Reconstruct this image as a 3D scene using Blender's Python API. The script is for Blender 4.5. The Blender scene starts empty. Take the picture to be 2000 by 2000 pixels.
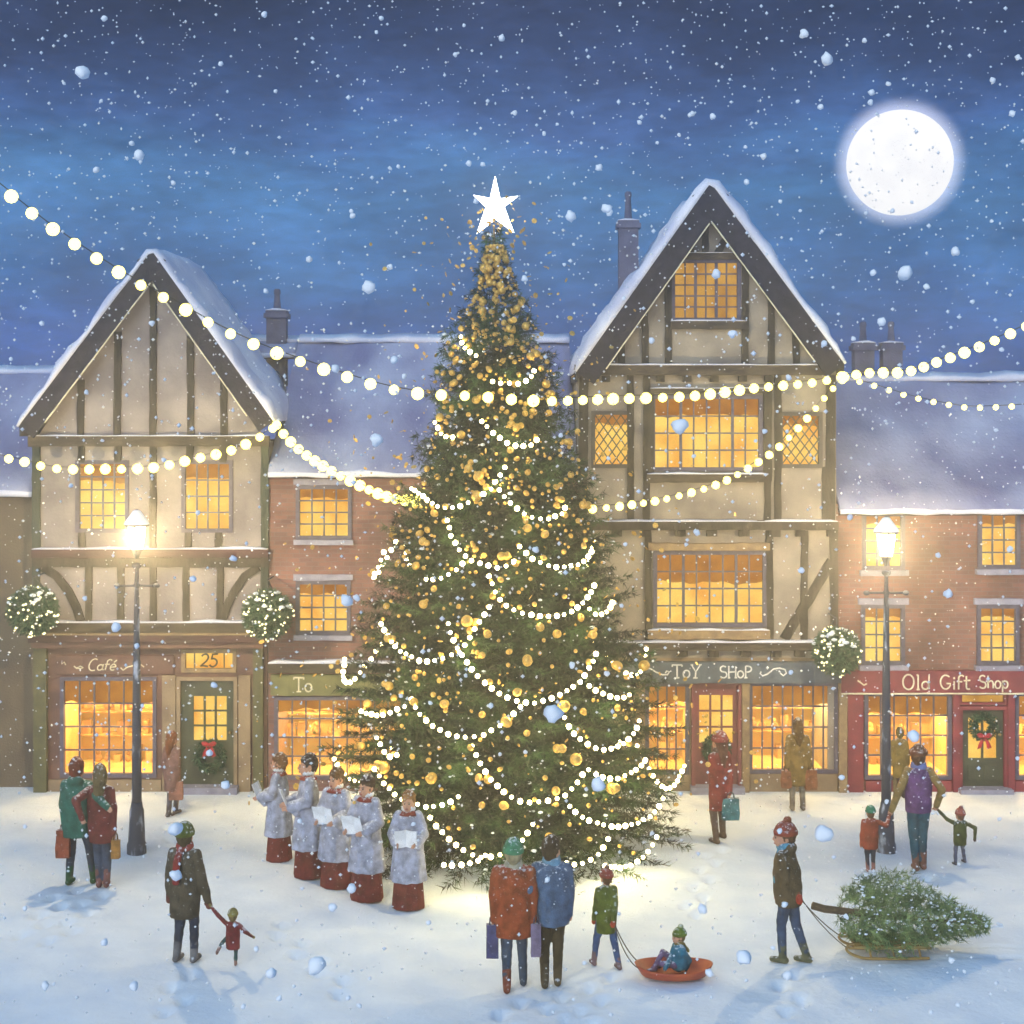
import bpy, bmesh, math, random
import numpy as np
from mathutils import Vector, Matrix, noise
random.seed(7); RNG = np.random.default_rng(7)
sc = bpy.context.scene
COL = sc.collection
PI = math.pi
R = math.radians
CAMH, F, HOR = 6.8, 3000.0, 820.0
FY = 28.14                                   # distance of the shop fronts

def P(x, y, d):                              # a point at picture place x, y (2000 px) and distance d
    return Vector(((x-1000)*d/F, d, CAMH-(y-HOR)*d/F))
def G(x, y):                                 # a place on the ground
    d = F*CAMH/(y-HOR)
    return Vector(((x-1000)*d/F, d, 0.0))
def fx(x, d=FY): return (x-1000)*d/F
def fz(y, d=FY): return CAMH-(y-HOR)*d/F

# ---------------------------------------------------------------- materials
def srgb(r, g, b):
    f = lambda c: ((c/255+0.055)/1.055)**2.4 if c > 10 else c/255/12.92
    return (f(r), f(g), f(b))
def newmat(name):
    m = bpy.data.materials.new(name); m.use_nodes = True
    nt = m.node_tree; b = nt.nodes['Principled BSDF']
    return m, nt, b
def mat(name, col, rough=0.8, col2=None, scale=6.0, detail=4.0, bump=0.0, bscale=30.0, contrast=(0.35, 0.65), stretch=None, metal=0.0, spec=0.3):
    m, nt, b = newmat(name)
    b.inputs['Roughness'].default_value = rough
    b.inputs['Metallic'].default_value = metal
    b.inputs['Specular IOR Level'].default_value = spec
    tc = nt.nodes.new('ShaderNodeTexCoord')
    mp = nt.nodes.new('ShaderNodeMapping'); nt.links.new(tc.outputs['Object'], mp.inputs['Vector'])
    if stretch: mp.inputs['Scale'].default_value = stretch
    if col2 is None: col2 = tuple(c*0.72 for c in col)
    n = nt.nodes.new('ShaderNodeTexNoise'); n.inputs['Scale'].default_value = scale; n.inputs['Detail'].default_value = detail
    nt.links.new(mp.outputs[0], n.inputs['Vector'])
    r = nt.nodes.new('ShaderNodeValToRGB')
    r.color_ramp.elements[0].position, r.color_ramp.elements[1].position = contrast
    r.color_ramp.elements[0].color = (*col2, 1); r.color_ramp.elements[1].color = (*col, 1)
    nt.links.new(n.outputs['Fac'], r.inputs['Fac']); nt.links.new(r.outputs['Color'], b.inputs['Base Color'])
    if bump:
        n2 = nt.nodes.new('ShaderNodeTexNoise'); n2.inputs['Scale'].default_value = bscale; n2.inputs['Detail'].default_value = 5
        nt.links.new(mp.outputs[0], n2.inputs['Vector'])
        bu = nt.nodes.new('ShaderNodeBump'); bu.inputs['Strength'].default_value = bump; bu.inputs['Distance'].default_value = 0.02
        nt.links.new(n2.outputs['Fac'], bu.inputs['Height']); nt.links.new(bu.outputs[0], b.inputs['Normal'])
    return m
def brickmat(name, c1, c2, mortar):
    m, nt, b = newmat(name); b.inputs['Roughness'].default_value = 0.9; b.inputs['Specular IOR Level'].default_value = 0.15
    tc = nt.nodes.new('ShaderNodeTexCoord'); sp = nt.nodes.new('ShaderNodeSeparateXYZ'); cb = nt.nodes.new('ShaderNodeCombineXYZ')
    ad = nt.nodes.new('ShaderNodeMath'); ad.operation = 'ADD'
    nt.links.new(tc.outputs['Object'], sp.inputs[0])
    nt.links.new(sp.outputs['X'], ad.inputs[0]); nt.links.new(sp.outputs['Y'], ad.inputs[1])
    nt.links.new(ad.outputs[0], cb.inputs['X']); nt.links.new(sp.outputs['Z'], cb.inputs['Y'])
    nz = nt.nodes.new('ShaderNodeTexNoise'); nz.inputs['Scale'].default_value = 2.5
    nt.links.new(tc.outputs['Object'], nz.inputs['Vector'])
    vm = nt.nodes.new('ShaderNodeVectorMath'); vm.operation = 'MULTIPLY_ADD'; vm.inputs[1].default_value = (0.03, 0.03, 0)
    nt.links.new(nz.outputs['Color'], vm.inputs[0]); nt.links.new(cb.outputs[0], vm.inputs[2])
    br = nt.nodes.new('ShaderNodeTexBrick'); br.inputs['Scale'].default_value = 1.0
    br.inputs['Brick Width'].default_value = 0.23; br.inputs['Row Height'].default_value = 0.078; br.inputs['Mortar Size'].default_value = 0.007
    br.inputs['Color1'].default_value = (*c1, 1); br.inputs['Color2'].default_value = (*c2, 1); br.inputs['Mortar'].default_value = (*mortar, 1)
    nt.links.new(vm.outputs[0], br.inputs['Vector'])
    n2 = nt.nodes.new('ShaderNodeTexNoise'); n2.inputs['Scale'].default_value = 1.3; n2.inputs['Detail'].default_value = 6
    nt.links.new(tc.outputs['Object'], n2.inputs['Vector'])
    mr = nt.nodes.new('ShaderNodeMapRange'); mr.inputs['From Min'].default_value = 0.3; mr.inputs['From Max'].default_value = 0.7
    mr.inputs['To Min'].default_value = 0.6; mr.inputs['To Max'].default_value = 1.25
    nt.links.new(n2.outputs['Fac'], mr.inputs['Value'])
    mx = nt.nodes.new('ShaderNodeVectorMath'); mx.operation = 'MULTIPLY'
    nt.links.new(br.outputs['Color'], mx.inputs[0]); nt.links.new(mr.outputs[0], mx.inputs[1]); nt.links.new(mx.outputs[0], b.inputs['Base Color'])
    bu = nt.nodes.new('ShaderNodeBump'); bu.inputs['Strength'].default_value = 0.6; bu.inputs['Distance'].default_value = 0.01; bu.invert = True
    nt.links.new(br.outputs['Fac'], bu.inputs['Height']); nt.links.new(bu.outputs[0], b.inputs['Normal'])
    return m
def emit(name, col, strength, col2=None, scale=2.0, contrast=(0.35, 0.65), stretch=(1, 1, 1), sample=True):
    m = bpy.data.materials.new(name); m.use_nodes = True; nt = m.node_tree; nt.nodes.clear()
    o = nt.nodes.new('ShaderNodeOutputMaterial'); e = nt.nodes.new('ShaderNodeEmission')
    e.inputs['Strength'].default_value = strength; e.inputs['Color'].default_value = (*col, 1)
    nt.links.new(e.outputs[0], o.inputs['Surface'])
    if col2:
        tc = nt.nodes.new('ShaderNodeTexCoord'); mp = nt.nodes.new('ShaderNodeMapping'); mp.inputs['Scale'].default_value = stretch
        n = nt.nodes.new('ShaderNodeTexNoise'); n.inputs['Scale'].default_value = scale; n.inputs['Detail'].default_value = 5
        r = nt.nodes.new('ShaderNodeValToRGB'); r.color_ramp.elements[0].position, r.color_ramp.elements[1].position = contrast
        r.color_ramp.elements[0].color = (*col2, 1); r.color_ramp.elements[1].color = (*col, 1)
        nt.links.new(tc.outputs['Object'], mp.inputs[0]); nt.links.new(mp.outputs[0], n.inputs['Vector'])
        nt.links.new(n.outputs['Fac'], r.inputs[0]); nt.links.new(r.outputs[0], e.inputs['Color'])
    m.cycles.emission_sampling = 'FRONT_BACK' if sample else 'NONE'
    return m

M = {}
M['snow'] = mat('snow', (0.80, 0.855, 0.92), 0.75, (0.69, 0.765, 0.87), scale=1.6, detail=9, bump=0.8, bscale=11.0)
M['roof_snow'] = mat('roof_snow', (0.80, 0.80, 0.88), 0.8, (0.55, 0.57, 0.72), scale=1.1, detail=8, bump=0.7, bscale=8.0)
M['frost_roof'] = mat('frosted_slate_low_light', (0.42, 0.46, 0.62), 0.85, (0.15, 0.17, 0.34), scale=.9, detail=12, bump=0.7, bscale=16, contrast=(0.35, 0.75), stretch=(1, .6, .6))  # frost on slate, with the blue-violet of low light put into the colour
M['plaster'] = mat('plaster', (0.36, 0.31, 0.25), 0.9, (0.21, 0.18, 0.155), scale=1.7, detail=8, bump=0.5, bscale=14)
M['plaster_grey'] = mat('plaster_grey', (0.35, 0.305, 0.285), 0.9, (0.19, 0.165, 0.165), scale=1.5, detail=8, bump=0.5, bscale=14)
M['timber'] = mat('timber', (0.075, 0.062, 0.045), 0.85, (0.03, 0.026, 0.022), scale=7, bump=0.8, bscale=25, stretch=(1, 1, .35))
M['timber_green'] = mat('timber_green', (0.06, 0.075, 0.055), 0.85, (0.025, 0.035, 0.03), scale=7, bump=0.8, bscale=25, stretch=(1, 1, .35))
M['beam'] = mat('beam', (0.10, 0.078, 0.055), 0.85, (0.04, 0.032, 0.028), scale=6, bump=0.8, bscale=20, stretch=(.35, 1, 1))
M['maroon_beam'] = mat('maroon_beam', (0.10, 0.045, 0.045), 0.8, (0.05, 0.025, 0.027), scale=6, bump=0.6, stretch=(.35, 1, 1))
M['barge'] = mat('barge', (0.040, 0.036, 0.050), 0.85, (0.018, 0.017, 0.026), scale=6, bump=0.8, bscale=18)
M['roof'] = mat('roof_tile', (0.05, 0.045, 0.05), 0.9, bump=0.8, bscale=12)
M['brick'] = brickmat('brick', (0.30, 0.13, 0.10), (0.20, 0.095, 0.085), (0.22, 0.17, 0.15))
M['brick_mauve'] = brickmat('brick_mauve', (0.26, 0.12, 0.10), (0.17, 0.085, 0.085), (0.20, 0.155, 0.14))
M['side_wall'] = mat('side_wall', (0.17, 0.13, 0.085), 0.95, (0.11, 0.085, 0.065), scale=1.2, detail=8, bump=0.5)
M['stone'] = mat('stone', (0.35, 0.34, 0.42), 0.9, (0.24, 0.23, 0.31), scale=5, bump=0.5)
M['chimney'] = mat('hazed_chimney_brick', (0.13, 0.135, 0.215), 0.95, (0.08, 0.085, 0.14), scale=4, bump=0.6)  # blue-grey of distant haze is put into the brick colour
M['frame'] = mat('window_frame', (0.13, 0.115, 0.16), 0.7, (0.08, 0.07, 0.10), scale=8)
M['lead'] = mat('leadwork', (0.10, 0.085, 0.075), 0.6, scale=8)
M['casing'] = mat('window_casing', (0.36, 0.25, 0.13), 0.8, (0.22, 0.15, 0.09), scale=6, bump=0.4)
M['shop_brown'] = mat('shopfront_brown', (0.19, 0.10, 0.075), 0.75, (0.11, 0.06, 0.055), scale=3, bump=0.3)
M['shop_stone'] = mat('shopfront_stone', (0.33, 0.24, 0.15), 0.85, (0.21, 0.15, 0.10), scale=3, bump=0.3)
M['pilaster_green'] = mat('pilaster_green', (0.13, 0.12, 0.055), 0.8, (0.08, 0.08, 0.045), scale=5, bump=0.4)
M['door_green'] = mat('door_green', (0.075, 0.085, 0.05), 0.6, (0.045, 0.05, 0.035), scale=4, bump=0.3)
M['door_red'] = mat('door_red', (0.27, 0.075, 0.075), 0.65, (0.17, 0.055, 0.06), scale=4, bump=0.3)
M['gift_red'] = mat('giftshop_red', (0.27, 0.045, 0.055), 0.6, (0.17, 0.03, 0.045), scale=3, bump=0.25)
M['sign_blue'] = mat('sign_blue', (0.12, 0.145, 0.17), 0.7, (0.07, 0.085, 0.105), scale=3, bump=0.2)
M['sign_green'] = mat('sign_green', (0.22, 0.21, 0.085), 0.7, (0.14, 0.14, 0.06), scale=3)
M['cream'] = mat('cream_paint', (0.85, 0.78, 0.55), 0.6)
M['white_paint'] = mat('white_paint', (0.85, 0.84, 0.80), 0.6)
M['black'] = mat('black_paint', (0.02, 0.018, 0.018), 0.6)
M['brass'] = mat('brass', (0.65, 0.45, 0.15), 0.35, metal=1.0)
M['iron'] = mat('lamp_iron', (0.085, 0.10, 0.135), 0.6, (0.03, 0.035, 0.05), scale=9, bump=0.5, stretch=(1, 1, .3))
M['iron_snowy'] = mat('lamp_iron_snowy', (0.62, 0.66, 0.74), 0.7, (0.055, 0.062, 0.085), scale=7, detail=7, contrast=(0.55, 0.70), bump=0.5, stretch=(1, 1, .35))
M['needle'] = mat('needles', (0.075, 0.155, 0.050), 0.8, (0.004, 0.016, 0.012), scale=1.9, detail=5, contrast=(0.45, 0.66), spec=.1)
M['needle_sled'] = mat('needles_fresh', (0.30, 0.40, 0.15), 0.75, (0.06, 0.11, 0.045), scale=6, detail=5, contrast=(0.35, 0.65))
M['leaf'] = mat('evergreen_leaf', (0.05, 0.13, 0.07), 0.7, (0.015, 0.05, 0.03), scale=9)
M['bark'] = mat('bark', (0.13, 0.09, 0.05), 0.95, scale=12, bump=1.0)
M['gold'] = mat('gold_foil', (0.83, 0.52, 0.12), 0.38, (0.55, 0.32, 0.06), scale=30, bump=0.4, bscale=40, metal=0.5, spec=0.6)
M['flake'], nt_, b_ = newmat('snowflake')
b_.inputs['Base Color'].default_value = (.94, .95, .97, 1); b_.inputs['Roughness'].default_value = .9
tr_ = nt_.nodes.new('ShaderNodeBsdfTranslucent'); tr_.inputs['Color'].default_value = (.95, .96, .98, 1); mx_ = nt_.nodes.new('ShaderNodeMixShader'); mx_.inputs[0].default_value = .18
nt_.links.new(b_.outputs[0], mx_.inputs[1]); nt_.links.new(tr_.outputs[0], mx_.inputs[2]); nt_.links.new(mx_.outputs[0], nt_.nodes['Material Output'].inputs['Surface'])
M['cord'] = mat('dark_cord', (0.03, 0.03, 0.03), 0.8)
M['rope'] = mat('rope', (0.10, 0.09, 0.07), 0.9)
M['wood'] = mat('sledge_wood', (0.42, 0.27, 0.09), 0.7, (0.25, 0.16, 0.06), scale=8, stretch=(.3, 1, 1))
M['toboggan'] = mat('toboggan_red', (0.50, 0.10, 0.035), 0.5, (0.36, 0.06, 0.03), scale=6)
M['paper'] = mat('paper', (0.88, 0.89, 0.92), 0.8)
M['ribbon'] = mat('ribbon_red', (0.60, 0.03, 0.045), 0.5)
M['skin'] = mat('skin', (0.58, 0.31, 0.20), 0.6, (0.50, 0.25, 0.16), scale=8)
M['eye'] = mat('eye', (0.02, 0.015, 0.012), 0.3)
M['lip'] = mat('lip', (0.38, 0.11, 0.09), 0.6)
def glow_glass(name, col, strength):
    m = bpy.data.materials.new(name); m.use_nodes = True; nt = m.node_tree; nt.nodes.clear()
    o = nt.nodes.new('ShaderNodeOutputMaterial'); e = nt.nodes.new('ShaderNodeEmission'); t = nt.nodes.new('ShaderNodeBsdfTransparent'); a = nt.nodes.new('ShaderNodeAddShader')
    e.inputs['Strength'].default_value = strength; e.inputs['Color'].default_value = (*col, 1)
    nt.links.new(e.outputs[0], a.inputs[0]); nt.links.new(t.outputs[0], a.inputs[1]); nt.links.new(a.outputs[0], o.inputs['Surface'])
    m.cycles.emission_sampling = 'NONE'
    return m
# things that give off light
M['pane'] = emit('lit_pane', (1.0, 0.66, 0.14), 1.05, (0.83, 0.34, 0.035), scale=1.6, contrast=(0.30, 0.62))
M['pane_dim'] = emit('lit_pane_dim', (0.78, 0.42, 0.07), 0.85, (0.45, 0.20, 0.03), scale=2.2, contrast=(0.3, 0.65))
M['shop_pane'] = glow_glass('lit_shop_glass', (1.0, 0.50, 0.08), 0.34)
M['room'] = mat('shop_room', (0.82, 0.58, 0.22), 0.9, (0.70, 0.42, 0.13), scale=2.5)
M['goods'] = mat('shop_goods', (0.60, 0.36, 0.12), 0.8, (0.28, 0.11, 0.05), scale=5, contrast=(.45, .55))
M['glow_fade'] = emit('window_glow_fade', (0.62, 0.25, 0.03), 0.85, (0.36, 0.12, 0.015), scale=3, contrast=(0.3, 0.7))  # darker orange strip painting the fall-off of window glow towards the top
M['bulb'] = emit('bulb', (1.0, 0.86, 0.17), 5.5)
M['fairy'] = emit('fairy_bulb', (1.0, 0.80, 0.36), 36.0)
M['ball_bulb'] = emit('ball_bulb', (1.0, 0.90, 0.50), 3.0)
M['lantern'] = glow_glass('lantern_glass', (1.0, 0.80, 0.42), 9.0)
M['star'] = emit('star_light', (1.0, 0.95, 0.86), 14.0)
M['moon'] = emit('moon', (1.0, 0.99, 0.97), 1.15, (0.87, 0.87, 0.89), scale=0.06, contrast=(0.3, 0.7))

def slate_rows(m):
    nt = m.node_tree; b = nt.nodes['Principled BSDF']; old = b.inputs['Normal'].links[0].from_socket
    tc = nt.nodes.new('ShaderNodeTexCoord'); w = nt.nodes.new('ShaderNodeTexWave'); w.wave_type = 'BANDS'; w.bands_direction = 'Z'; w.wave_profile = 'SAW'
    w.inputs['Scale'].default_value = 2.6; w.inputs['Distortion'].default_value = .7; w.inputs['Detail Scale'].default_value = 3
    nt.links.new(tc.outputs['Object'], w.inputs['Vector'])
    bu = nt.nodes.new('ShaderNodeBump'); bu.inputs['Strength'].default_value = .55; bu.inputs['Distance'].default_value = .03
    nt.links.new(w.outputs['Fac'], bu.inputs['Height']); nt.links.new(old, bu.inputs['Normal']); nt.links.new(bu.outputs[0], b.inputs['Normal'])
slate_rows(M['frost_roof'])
# ---------------------------------------------------------------- mesh collector
class MB:
    def __init__(s): s.v = []; s.f = []
    def add(s, vs, fs):
        o = len(s.v); s.v += [tuple(v) for v in vs]; s.f += [tuple(i+o for i in f) for f in fs]; return s
    def box(s, x0, x1, y0, y1, z0, z1):
        v = [(x, y, z) for x in (x0, x1) for y in (y0, y1) for z in (z0, z1)]
        return s.add(v, [(0, 1, 3, 2), (4, 6, 7, 5), (0, 4, 5, 1), (2, 3, 7, 6), (0, 2, 6, 4), (1, 5, 7, 3)])
    def rings(s, rs, close=True):                # rings of equal length, stitched
        n = len(rs[0]); o = len(s.v)
        for r in rs: s.v += [tuple(p) for p in r]
        for i in range(len(rs)-1):
            for j in range(n):
                a, b = o+i*n+j, o+i*n+(j+1) % n
                s.f.append((a, b, b+n, a+n))
        if close:
            s.f.append(tuple(o+j for j in range(n))[::-1]); k = o+(len(rs)-1)*n
            s.f.append(tuple(k+j for j in range(n)))
        return s
    def tube(s, pts, r, n=6):
        pts = [Vector(p) for p in pts]; rs = []
        for i, p in enumerate(pts):
            t = (pts[min(i+1, len(pts)-1)]-pts[max(i-1, 0)]).normalized()
            a = t.orthogonal().normalized() if abs(t.z) > .95 else t.cross(Vector((0, 0, 1))).normalized()
            b = t.cross(a).normalized(); rr = r[i] if isinstance(r, (list, tuple)) else r
            rs.append([p+a*math.cos(2*PI*k/n)*rr+b*math.sin(2*PI*k/n)*rr for k in range(n)])
        return s.rings(rs)
    def lathe(s, prof, cx=0, cy=0, n=16):
        return s.rings([[(cx+r*math.cos(2*PI*k/n), cy+r*math.sin(2*PI*k/n), z) for k in range(n)] for z, r in prof])
    def cap(s, p0, p1, r0, r1, n=12):            # tapered capsule
        p0, p1 = Vector(p0), Vector(p1); t = p1-p0
        if t.length < 1e-5: t = Vector((0, 0, 1e-4))
        t.normalize(); a = t.orthogonal().normalized(); b = t.cross(a); rs = []
        for k in range(5):
            an = -PI/2+PI/2*(k+.3)/4.3; rs.append((p0+t*r0*math.sin(an), r0*math.cos(an)))
        for k in range(5):
            an = PI/2*(k)/4.3; rs.append((p1+t*r1*math.sin(an), r1*math.cos(an)))
        return s.rings([[c+a*math.cos(2*PI*k/n)*q+b*math.sin(2*PI*k/n)*q for k in range(n)] for c, q in rs])
    def ell(s, c, rad, side=Vector((1, 0, 0)), fwd=Vector((0, -1, 0)), up=Vector((0, 0, 1)), n=16, m=10):
        c = Vector(c); rs = []
        for i in range(m):
            an = -PI/2+PI*(i+.35)/(m-.3); q = math.cos(an); h = math.sin(an)
            rs.append([c+side*(rad[0]*q*math.cos(2*PI*k/n))+fwd*(rad[1]*q*math.sin(2*PI*k/n))+up*(rad[2]*h) for k in range(n)])
        return s.rings(rs)
    def bar(s, p0, p1, w, y0, y1, wob=0.008):    # rough timber in the x-z plane, from y0 to y1
        p0, p1 = Vector((p0[0], 0, p0[1])), Vector((p1[0], 0, p1[1])); L = (p1-p0).length; k = max(2, int(L/.16))
        t = (p1-p0).normalized(); nrm = Vector((-t.z, 0, t.x)); rs = []
        for i in range(k+1):
            c = p0.lerp(p1, i/k); a = w/2+random.uniform(-wob, wob); b = w/2+random.uniform(-wob, wob); d = random.uniform(-.006, .006)
            q, u = c+nrm*a, c-nrm*b
            rs.append([(q.x, y0+d, q.z), (u.x, y0+d, u.z), (u.x, y1, u.z), (q.x, y1, q.z)])
        return s.rings(rs)
    def curve_bar(s, pts, w, y0, y1):
        pts = [Vector((p[0], 0, p[1])) for p in pts]; rs = []
        for i, c in enumerate(pts):
            t = (pts[min(i+1, len(pts)-1)]-pts[max(i-1, 0)]).normalized(); nrm = Vector((-t.z, 0, t.x))
            q, u = c+nrm*w/2, c-nrm*w/2
            rs.append([(q.x, y0, q.z), (u.x, y0, u.z), (u.x, y1, u.z), (q.x, y1, q.z)])
        return s.rings(rs)
    def mesh(s, name, m=None, smooth=False):
        me = bpy.data.meshes.new(name); me.from_pydata(s.v, [], s.f); me.update()
        bm = bmesh.new(); bm.from_mesh(me); bmesh.ops.recalc_face_normals(bm, faces=bm.faces); bm.to_mesh(me); bm.free()
        if m: me.materials.append(m)
        if smooth: me.polygons.foreach_set('use_smooth', [True]*len(me.polygons))
        return me
    def build(s, name, m, parent=None, smooth=False, loc=None):
        return link(name, s.mesh(name, m, smooth), parent, loc)
def link(name, me, parent=None, loc=None):
    o = bpy.data.objects.new(name, me); COL.objects.link(o)
    if parent is not None:                       # geometry was made in world coordinates: keep it there
        o.parent = parent; o.matrix_parent_inverse = Matrix.Translation(-world_loc(parent))
    if loc is not None: o.location = loc
    return o
def world_loc(o):
    p = Vector((0, 0, 0))
    while o is not None:
        p += o.location + (o.matrix_parent_inverse.translation if o.parent else Vector((0, 0, 0))); o = o.parent
    return p
def tag(o, label=None, cat=None, group=None, kind=None):
    if label: o['label'] = label
    if cat: o['category'] = cat
    if group: o['group'] = group
    if kind: o['kind'] = kind
    return o
def thing(name, loc, label, cat, group=None):
    o = bpy.data.objects.new(name, None); COL.objects.link(o); o.location = loc; o.empty_display_size = .2
    return tag(o, label, cat, group)
def solo(name, mb, m, loc, label, cat, group=None, smooth=False):   # a thing that is one mesh, origin at loc
    loc = Vector(loc); mb.v = [tuple(Vector(v)-loc) for v in mb.v]
    o = bpy.data.objects.new(name, mb.mesh(name, m, smooth)); COL.objects.link(o); o.location = loc
    return tag(o, label, cat, group)

# ---------------------------------------------------------------- remeshed bodies and clothes
def remesh(mb, name, m, voxel, it=2, disp=0.0, dscale=12.0):
    me = mb.mesh('tmp'); o = bpy.data.objects.new('tmp', me); COL.objects.link(o)
    r = o.modifiers.new('r', 'REMESH'); r.mode = 'VOXEL'; r.voxel_size = voxel; r.use_smooth_shade = True
    if it:
        s = o.modifiers.new('s', 'SMOOTH'); s.iterations = it; s.factor = .5
    dg = bpy.context.evaluated_depsgraph_get()
    out = bpy.data.meshes.new_from_object(o.evaluated_get(dg)); out.name = name
    bpy.data.objects.remove(o); bpy.data.meshes.remove(me)
    if disp:
        for v in out.vertices:
            v.co += v.normal*disp*noise.noise(v.co*dscale)
    out.materials.clear(); out.materials.append(m)
    out.polygons.foreach_set('use_smooth', [True]*len(out.polygons))
    return out

# ---------------------------------------------------------------- snow ground
DENTS = []
def gz_np(x, y):
    z = .035*np.sin(.55*x+1.3)*np.cos(.47*y+.4)+.018*np.sin(1.7*x+.9*y)+.010*np.sin(3.1*x-2.3*y+2)+.006*np.sin(6.3*x+5.1*y)
    return z*np.clip((y-5)/5, 0, 1)*np.clip((27.9-y)/1.5, 0, 1)
def gz(x, y): return float(gz_np(np.array(x), np.array(y)))
def GZ(x, y):
    p = G(x, y); p.z = gz(p.x, p.y); return p
# ---------------------------------------------------------------- people
CLOTH = {}
def cloth(col, rough=0.9):
    k = tuple(round(c, 3) for c in col)
    if k not in CLOTH:
        m = mat('cloth_%d' % len(CLOTH), col, rough, tuple(c*.50 for c in col), scale=9, detail=9, bump=0.7, bscale=55, spec=.1); CLOTH[k] = m
        nt = m.node_tree; b = nt.nodes['Principled BSDF']; src = b.inputs['Base Color'].links[0].from_socket      # snow settled on what faces up
        g = nt.nodes.new('ShaderNodeNewGeometry'); sp = nt.nodes.new('ShaderNodeSeparateXYZ'); nt.links.new(g.outputs['Normal'], sp.inputs[0])
        tc = nt.nodes.new('ShaderNodeTexCoord'); n = nt.nodes.new('ShaderNodeTexNoise'); n.inputs['Scale'].default_value = 26; n.inputs['Detail'].default_value = 6
        nt.links.new(tc.outputs['Object'], n.inputs['Vector'])
        a = nt.nodes.new('ShaderNodeMath'); a.operation = 'MULTIPLY_ADD'; a.inputs[1].default_value = .22; nt.links.new(sp.outputs['Z'], a.inputs[0]); nt.links.new(n.outputs['Fac'], a.inputs[2])
        r = nt.nodes.new('ShaderNodeMapRange'); r.inputs['From Min'].default_value = .66; r.inputs['From Max'].default_value = .78; r.inputs['To Max'].default_value = .65; nt.links.new(a.outputs[0], r.inputs['Value'])
        mx = nt.nodes.new('ShaderNodeMixRGB'); mx.inputs['Color2'].default_value = (.8, .83, .88, 1); nt.links.new(r.outputs[0], mx.inputs['Fac']); nt.links.new(src, mx.inputs['Color1']); nt.links.new(mx.outputs[0], b.inputs['Base Color'])
    return CLOTH[k]
def ik(a, c, l1, l2, hint):
    d = c-a; L = d.length; mx = (l1+l2)*1.12
    if L > mx: c = a+d*(mx/L); d = c-a; L = mx
    if L > (l1+l2)*.995: k = L/((l1+l2)*.994); l1 *= k; l2 *= k
    x = (L*L+l1*l1-l2*l2)/(2*L); h = math.sqrt(max(l1*l1-x*x, 0)); t = d.normalized()
    hh = hint-t*hint.dot(t)
    hh = hh.normalized() if hh.length > 1e-4 else t.orthogonal().normalized()
    return a+t*x+hh*h, c
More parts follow.
